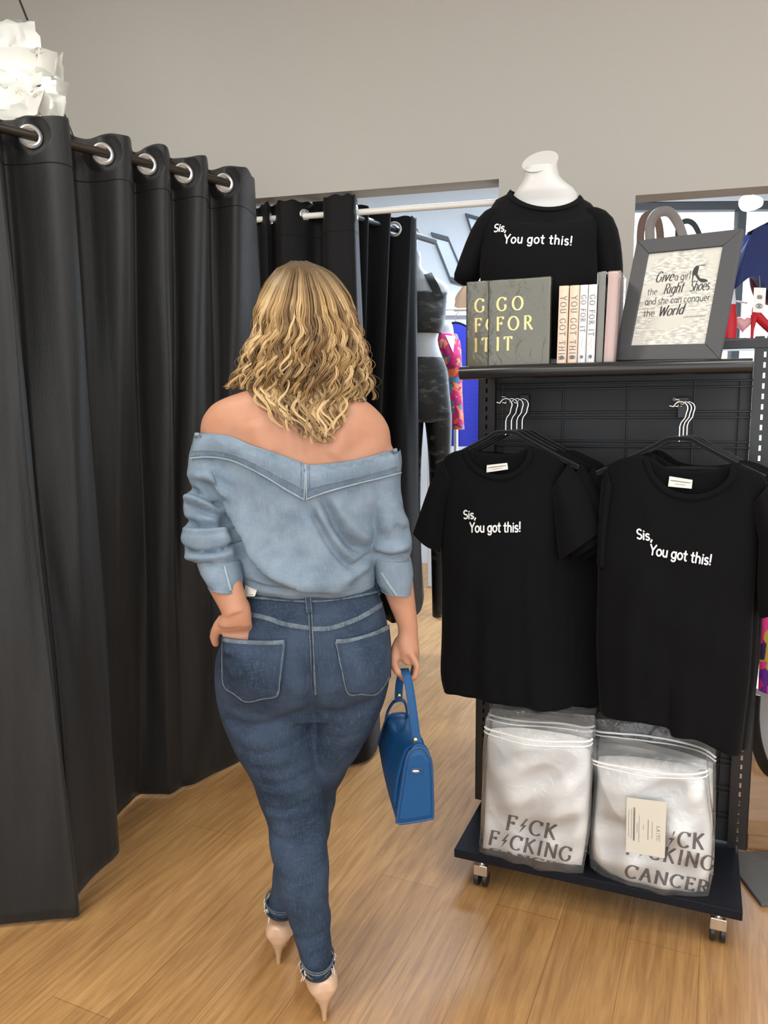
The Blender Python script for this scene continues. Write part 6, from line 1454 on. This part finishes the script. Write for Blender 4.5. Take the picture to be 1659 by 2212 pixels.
# small things on a shelf in the far room, seen past the mannequins
sp_ = at(975, 682, 5.9)
shf = thing('wall_shelf', 'pale shelf behind the floral dress form in the far room', 'shelf', (sp_.x, 5.9, sp_.z))
MB().box((sp_.x+.02, 5.9, sp_.z), (.50, .26, .03)).build('board', M_form, shf, bevel=.003)
mb = MB()
for s in (-.18, .2): mb.box((sp_.x+.02+s, 5.95, sp_.z/2), (.03, .05, sp_.z-.03))
mb.build('post', M_form, shf)
k = at(984, 697, 5.70); mb = MB(); mb.tube([(k.x-.22, 5.70, k.z+.094), (k.x+.28, 5.70, k.z+.094)], .008, 10)
for s in (-.2, .26): mb.tube([(k.x+s, 5.70, k.z+.094), (k.x+s, 5.80, k.z+.094), (k.x+s, 5.84, sp_.z)], .006, 8)
mb.build('hanging_rail', M_form, shf)
k = at(968, 662, 5.86); tag(MB().box((k.x, 5.86, sp_.z+.015+.075), (.10, .02, .15)).build('card', M_white, bevel=.002), 'small white card standing on the pale far shelf', 'card')
hb = thing('handbag', 'tan brown slouchy bag on the pale far shelf', 'handbag', at(995, 680, 5.88)); k = at(996, 676, 5.88)
mb = MB(); mb.loft([[(k.x+a*w+sh, 5.88+.05*b, sp_.z+.016+z) for a, b in [(math.cos(t), math.sin(t)) for t in np.linspace(0, 2*PI, 16, endpoint=False)]] for z, w, sh in ((0, .06, -.01), (.06, .068, 0), (.14, .05, .02), (.20, .028, .045))]); mb.build('body', mat('tan_leather', (.22, .13, .07), .5), hb)
mb = MB(); mb.tube(smooth_curve([(k.x+.03, 5.88, sp_.z+.2), (k.x+.045, 5.88, sp_.z+.27), (k.x+.075, 5.88, sp_.z+.27), (k.x+.07, 5.88, sp_.z+.2)], 16), .006, 8); mb.build('strap', MATS['tan_leather'], hb)
# framed pictures on the far wall
for quad, lab in (([(931, 502), (968, 512), (1013, 618), (973, 608)], 'tilted dark framed picture on the far wall, nearer the curtain'), ([(1005, 461), (1036, 470), (1062, 545), (1028, 536)], 'tilted dark framed picture on the far wall, half behind the black tee')):
    P = [at(x, y, FY-.02) for x, y in quad]; f = thing('picture_frame', lab, 'picture frame', P[3]); c = sum(P, Vector())/4; mb = MB()
    I_ = [p.lerp(c, .20) for p in P]
    for k in range(4):
        a, b, d, e = P[k], P[(k+1) % 4], I_[(k+1) % 4], I_[k]; dy = Vector((0, .019, 0)); fr = Vector((0, -.015, 0))
        mb.loft([[a+fr, e+fr, e+dy, a+dy], [b+fr, d+fr, d+dy, b+dy]])
    mb.build('frame', M_frame, f, smooth=False); mb = MB(); mb.loft([[p+Vector((0, .002, 0)) for p in I_], [p+Vector((0, .015, 0)) for p in I_]]); mb.build('picture', mat('pale_picture', (.55, .62, .68), .3), f, smooth=False)

# ------------------------------------------------------------------ through the right opening
YS = 3.55; zs = at(1600, 737, YS).z
xs0, xs1 = at(1340, 600, YS).x, at(1850, 600, YS).x
us = thing('shelf_unit', 'tall dark open shelf unit standing in the right opening behind the stand', 'shelf', ((xs0+xs1)/2, YS, 0))
MB().box2((xs0, YS-.17, zs-.03), (xs1, YS+.2, zs)).build('shelf_board', M_board, us, bevel=.003)
for x in (xs0+.02, xs1-.02):
    for y in (YS-.15, YS+.18): MB().box2((x-.015, y-.015, 0), (x+.015, y+.015, zs-.03)).build('post', M_black, us)
MB().box2((xs0+.02, YS-.15, .35), (xs1-.02, YS+.18, .38)).build('shelf_board', M_board, us)
M_taupeb = mat('taupe_leather', (.30, .25, .22), .5); M_brownb = mat('brown_leather', (.20, .11, .07), .45); M_greenb = mat('dark_green_leather', (.020, .035, .032), .5)
def tote(label, x0, x1, ytop, loops, m, dy, r_):
    A_, B_ = at(x0, 560, YS+dy), at(x1, 560, YS+dy); zt = at(x0, ytop, YS+dy).z; c = (A_+B_)/2; w = (B_.x-A_.x)/2
    t = thing('tote_bag', label, 'tote bag', (c.x, YS+dy, zs)); mb = MB()
    mb.loft([[(c.x+w*s*math.copysign(abs(math.cos(a))**.6, math.cos(a)), YS+dy+.06*g*math.copysign(abs(math.sin(a))**.6, math.sin(a)), z) for a in np.linspace(0, 2*PI, 28, endpoint=False)] for z, s, g in ((zs+.0005, .92, 1), (zs+.03, .98, 1.05), ((zs+zt)/2, 1, .9), (zt, .94, .35))]); mb.build('body', m, t)
    for lp_ in loops:
        P = [at(x, y, YS+dy+d) for x, y, d in lp_]; mb = MB(); mb.tube(smooth_curve([tuple(p) for p in P], 30), r_, 10, flat=.45); mb.build('handle', m, t)
    return t
tote('taupe tote with wide looped handle behind the picture frame', 1398, 1500, 535, [[(1406, 540, 0), (1404, 490, -.02), (1418, 462, -.03), (1446, 458, -.02), (1466, 485, 0), (1478, 520, 0), (1480, 545, 0)]], M_taupeb, -.03, .022)
tote('brown tote with twin handles at the left jamb of the right opening', 1376, 1440, 540, [[(1384, 545, 0), (1384, 500, 0), (1392, 470, 0), (1412, 464, 0), (1424, 490, 0), (1428, 545, 0)]], M_brownb, .12, .018)
tote('dark green tote with a short handle behind the top of the picture frame', 1450, 1530, 512, [[(1464, 516, 0), (1466, 490, 0), (1480, 478, 0), (1496, 482, 0), (1508, 500, 0), (1512, 516, 0)]], M_greenb, .06, .012)
YG = 3.35
ng = hung_garment('garment', 'navy top hanging in the right opening above the red things', 'garment', YG, [(1602, 545), (1618, 505), (1642, 488), (1668, 480), (1720, 492), (1750, 520)], [(1586, 624), (1606, 606), (1630, 600), (1662, 640), (1720, 650), (1760, 640)], [(1602, 545), (1592, 585), (1586, 624)], [(1750, 520), (1758, 580), (1760, 640)], M_navy, hang=(1690, 478, .14), loc=(1650, 560), seed=2)
hung_garment('garment', 'maroon garment hanging below the navy top', 'garment', YG+.12, [(1618, 590), (1650, 580), (1700, 580), (1750, 590)], [(1632, 640), (1645, 650), (1700, 668), (1750, 660)], [(1618, 590), (1622, 615), (1632, 640)], [(1750, 590), (1752, 620), (1750, 660)], M_maroon, loc=(1680, 620), seed=3, hang=(1690, 572, .10))
tgp = [at(x, y, YG-.10) for x, y in ((1629, 621), (1655, 622), (1652, 676), (1626, 674))]
pt = thing('price_tag', 'white paper tag hanging from the navy top', 'price tag', tgp[0]); mb = MB(); mb.loft([tgp, [p+Vector((0, .001, 0)) for p in tgp]]); pc = mb.build('card', M_white, pt, smooth=False)
mb = MB(); f_ = lambda x, y, h: tuple(tgp[3].lerp(tgp[2], x).lerp(tgp[0].lerp(tgp[1], x), y)+Vector((0, -.0004-h, 0)))
stroke_mesh(mb, [(.35, .62), (.65, .62)], lambda t: .16, f_, .0004); stroke_mesh(mb, arc(.5, .28, .28, .10, 200, 340, 8), lambda t: .05, f_, .0004); stroke_mesh(mb, arc(.5, .24, .28, .10, 20, 160, 8), lambda t: .05, f_, .0004); stroke_mesh(mb, [(.42, .26), (.58, .26)], lambda t: .09, f_, .0004)
mb.build('printed_mark', M_thread, pc, smooth=False)
mb = MB(); a_ = (tgp[0]+tgp[1])/2; mb.tube([a_, a_+Vector((.004, .02, .05))], .0012, 6); mb.build('string', M_thread, pt)
def standing(name, label, cat, px, pyb, Y, prof, m):
    c = at(px, pyb, Y); z0 = zs; t = thing(name, label, cat, (c.x, Y, z0)); mb = MB(); mb.loft([ellipse((c.x, Y, z0+.0005+z), r_, r_*.8, 24) for z, r_ in prof]); return t, mb, c
t, mb, c = standing('bottle', 'red and white tapered bottle behind the right edge of the picture frame', 'bottle', 1577, 735, YS-.10, ((0, .026), (.08, .024), (.145, .017), (.15, .017)), M_red); mb.build('body', M_red, t)
mb = MB(); mb.loft([ellipse((c.x, YS-.10, zs+z), r_, r_*.8, 20) for z, r_ in ((.15, .017), (.19, .012), (.215, .010))]); mb.build('neck', M_white, t)
# pale pink heart on a little stand
c = at(1600, 735, YS-.08); t = thing('heart_ornament', 'pale pink heart ornament hanging on a little metal stand', 'ornament', (c.x, YS-.08, zs)); mb = MB()
mb.tube([(c.x-.004, YS-.08, zs+.0005), (c.x-.004, YS-.08, zs+.165)], .003, 8); mb.tube([(c.x-.03, YS-.08, zs+.165), (c.x+.02, YS-.08, zs+.158)], .004, 8); mb.loft([ellipse((c.x-.004, YS-.08, zs+z), .03, .03, 20) for z in (.0005, .006)]); mb.build('stand', M_ring, t)
hz0 = at(1603, 698, YS-.1).z; hp_ = [(16*math.sin(a)**3, 13*math.cos(a)-5*math.cos(2*a)-2*math.cos(3*a)-math.cos(4*a)) for a in np.linspace(0, 2*PI, 40, endpoint=False)]
mb = MB(); mb.loft([[(c.x+.004+x*s*.0024, YS-.085+dy, hz0+y*s*.0024) for x, y in hp_] for dy, s in ((-.016, .45), (-.013, .75), (-.006, .96), (0, 1), (.006, .96), (.013, .75), (.016, .45))]); mb.build('heart', mat('pale_pink', (.78, .42, .42), .35), t)
# red shoe-like thing at the edge
c = at(1648, 735, YS-.10); t = thing('shoe', 'red high heeled shoe on the shelf at the right edge of the photo', 'shoe', (c.x, YS-.10, zs)); mb = MB(); rings = []
for x, z, hw, hh in ((-.055, .125, .016, .028), (-.035, .105, .022, .030), (0, .070, .024, .026), (.04, .034, .026, .022), (.08, .020, .024, .016), (.11, .012, .010, .010)): rings.append([(c.x+x, YS-.10+hw*math.cos(a), zs+z+hh*math.sin(a)) for a in np.linspace(0, 2*PI, 18, endpoint=False)])
mb.loft(rings); sb_ = mb.build('upper', M_red, t, subsurf=1); mb = MB(); mb.loft([ellipse((c.x-.045+d, YS-.10, zs+z), r_, r_, 14) for z, r_, d in ((.0005, .006, -.004), (.04, .007, -.004), (.08, .012, 0), (.105, .018, .004))]); mb.build('heel', M_red, t)
# spotlight hung from the far ceiling
c = at(1622, 438, 4.9); t = thing('spot_light', 'small white track spotlight hanging near the top of the shop window', 'spotlight', (c.x, 4.9, CEIL)); mb = MB()
mb.loft([[(c.x+r_*math.cos(a), 4.9+d, c.z+h+r_*math.sin(a)) for a in np.linspace(0, 2*PI, 20, endpoint=False)] for d, r_, h in ((-.09, .034, -.02), (-.02, .046, -.005), (.06, .050, .012), (.065, .040, .012))]); mb.build('lamp_head', M_white, t)
mb = MB(); mb.tube([(c.x, 4.9, c.z+.04), (c.x, 4.9, CEIL-.02)], .010, 10); mb.build('stem', M_frame, t); mb = MB(); mb.box((c.x, 4.9, CEIL-.012), (.8, .035, .024)); mb.build('track', M_white, t)
# floor-level things at the right edge
bx = atz(1612, 1836, 0); by = atz(1612, 1836, 0).y
t = thing('cardboard_box', 'flat brown cardboard box on the floor right of the display stand', 'box', (bx.x+.22, by+.16, 0)); M_cb = mat('cardboard', (.27, .150, .068), .8, noise=(5, (.33, .19, .09), (1, 6, 6)), bump=(30, .1)); MBX = Matrix.Translation((bx.x, by, 0)) @ Matrix.Rotation(R(-12), 4, 'Z')
mb = MB(); mb.box2((0.004, .004, 0), (.416, .316, .070), MBX); mb.build('tray', M_cb, t, bevel=.002); mb = MB(); mb.box2((0, 0, .052), (.42, .32, .104), MBX); mb.build('lid', M_cb, t, bevel=.003)
c = atz(1644, 1960, 0); t = MB(); t.box2((c.x, c.y, 0), (c.x+.5, c.y+.26, .012), None); tag(t.build('floor_mat', mat('grey_mat', (.10, .095, .09), .9, bump=(80, .3)), bevel=.003), 'grey floor mat at the right edge in front of the cardboard box', 'mat')
c = at(1690, 1690, 3.0); t = thing('pedestal', 'white round pedestal behind the cardboard box', 'pedestal', (c.x+.02, 3.0, 0)); mb = MB(); zt = at(1690, 1480, 3.0).z
mb.loft([ellipse((c.x+.02, 3.0, z), r_, r_, 40) for z, r_ in ((0, .20), (.03, .20), (zt-.03, .17), (zt, .17))]); mb.build('drum', M_form, t)
P = [at(1630, 1500, 2.80), at(1628, 1560, 2.79), at(1638, 1620, 2.775), at(1662, 1670, 2.765), at(1700, 1690, 2.765)]
t = thing('belt', 'wide black belt draped down the front of the white pedestal', 'belt', P[0]); strap('strap', [tuple(p) for p in P], .045, .006, M_black, t, (.7, -.7, .2), 30)
hung_garment('garment', 'pink and purple patterned garment hanging at the right edge beyond the tees', 'garment', 2.72, [(1664, 860), (1690, 850), (1740, 850), (1790, 870)], [(1640, 1492), (1665, 1498), (1700, 1490), (1760, 1490)], [(1664, 860), (1660, 1000), (1648, 1250), (1640, 1492)], [(1790, 870), (1790, 1200), (1760, 1490)], floral('pink_purple_print', [(.50, .01, .14), (.10, .01, .22), (.62, .03, .20), (.03, .01, .06), (.45, .30, .03)], 22), hang=(1725, 846, .10), loc=(1700, 1100), seed=6)

# rails that carry the hanging garments (mostly outside the frame)
def rail(label, a, b, z, foot):
    t = thing('garment_rail', label, 'clothes rail', (a.x, a.y, 0)); mb = MB(); mb.tube([(a.x, a.y, z), (b.x, b.y, z)], .012, 12); mb.build('bar', M_black, t)
    for p in (a, b) if foot else (b,):
        mb = MB(); mb.tube([(p.x, p.y, 0), (p.x, p.y, z)], .012, 12); mb.build('post', M_black, t)
k = at(1690, 478, YG); rail('black clothes rail just past the right edge of the right opening', Vector((k.x-.0, YG, 0)), Vector((k.x+.9, YG, 0)), k.z+.096, False)
k = at(1690, 572, YG+.12); rail('lower black clothes rail just past the right edge', Vector((k.x, YG+.12, 0)), Vector((k.x+.9, YG+.12, 0)), k.z+.096, False)
k = at(1725, 846, 2.72); rail('black clothes rail at the right edge carrying the pink garment', Vector((k.x-.0, 2.72, 0)), Vector((k.x+.8, 2.72, 0)), k.z+.096, False)
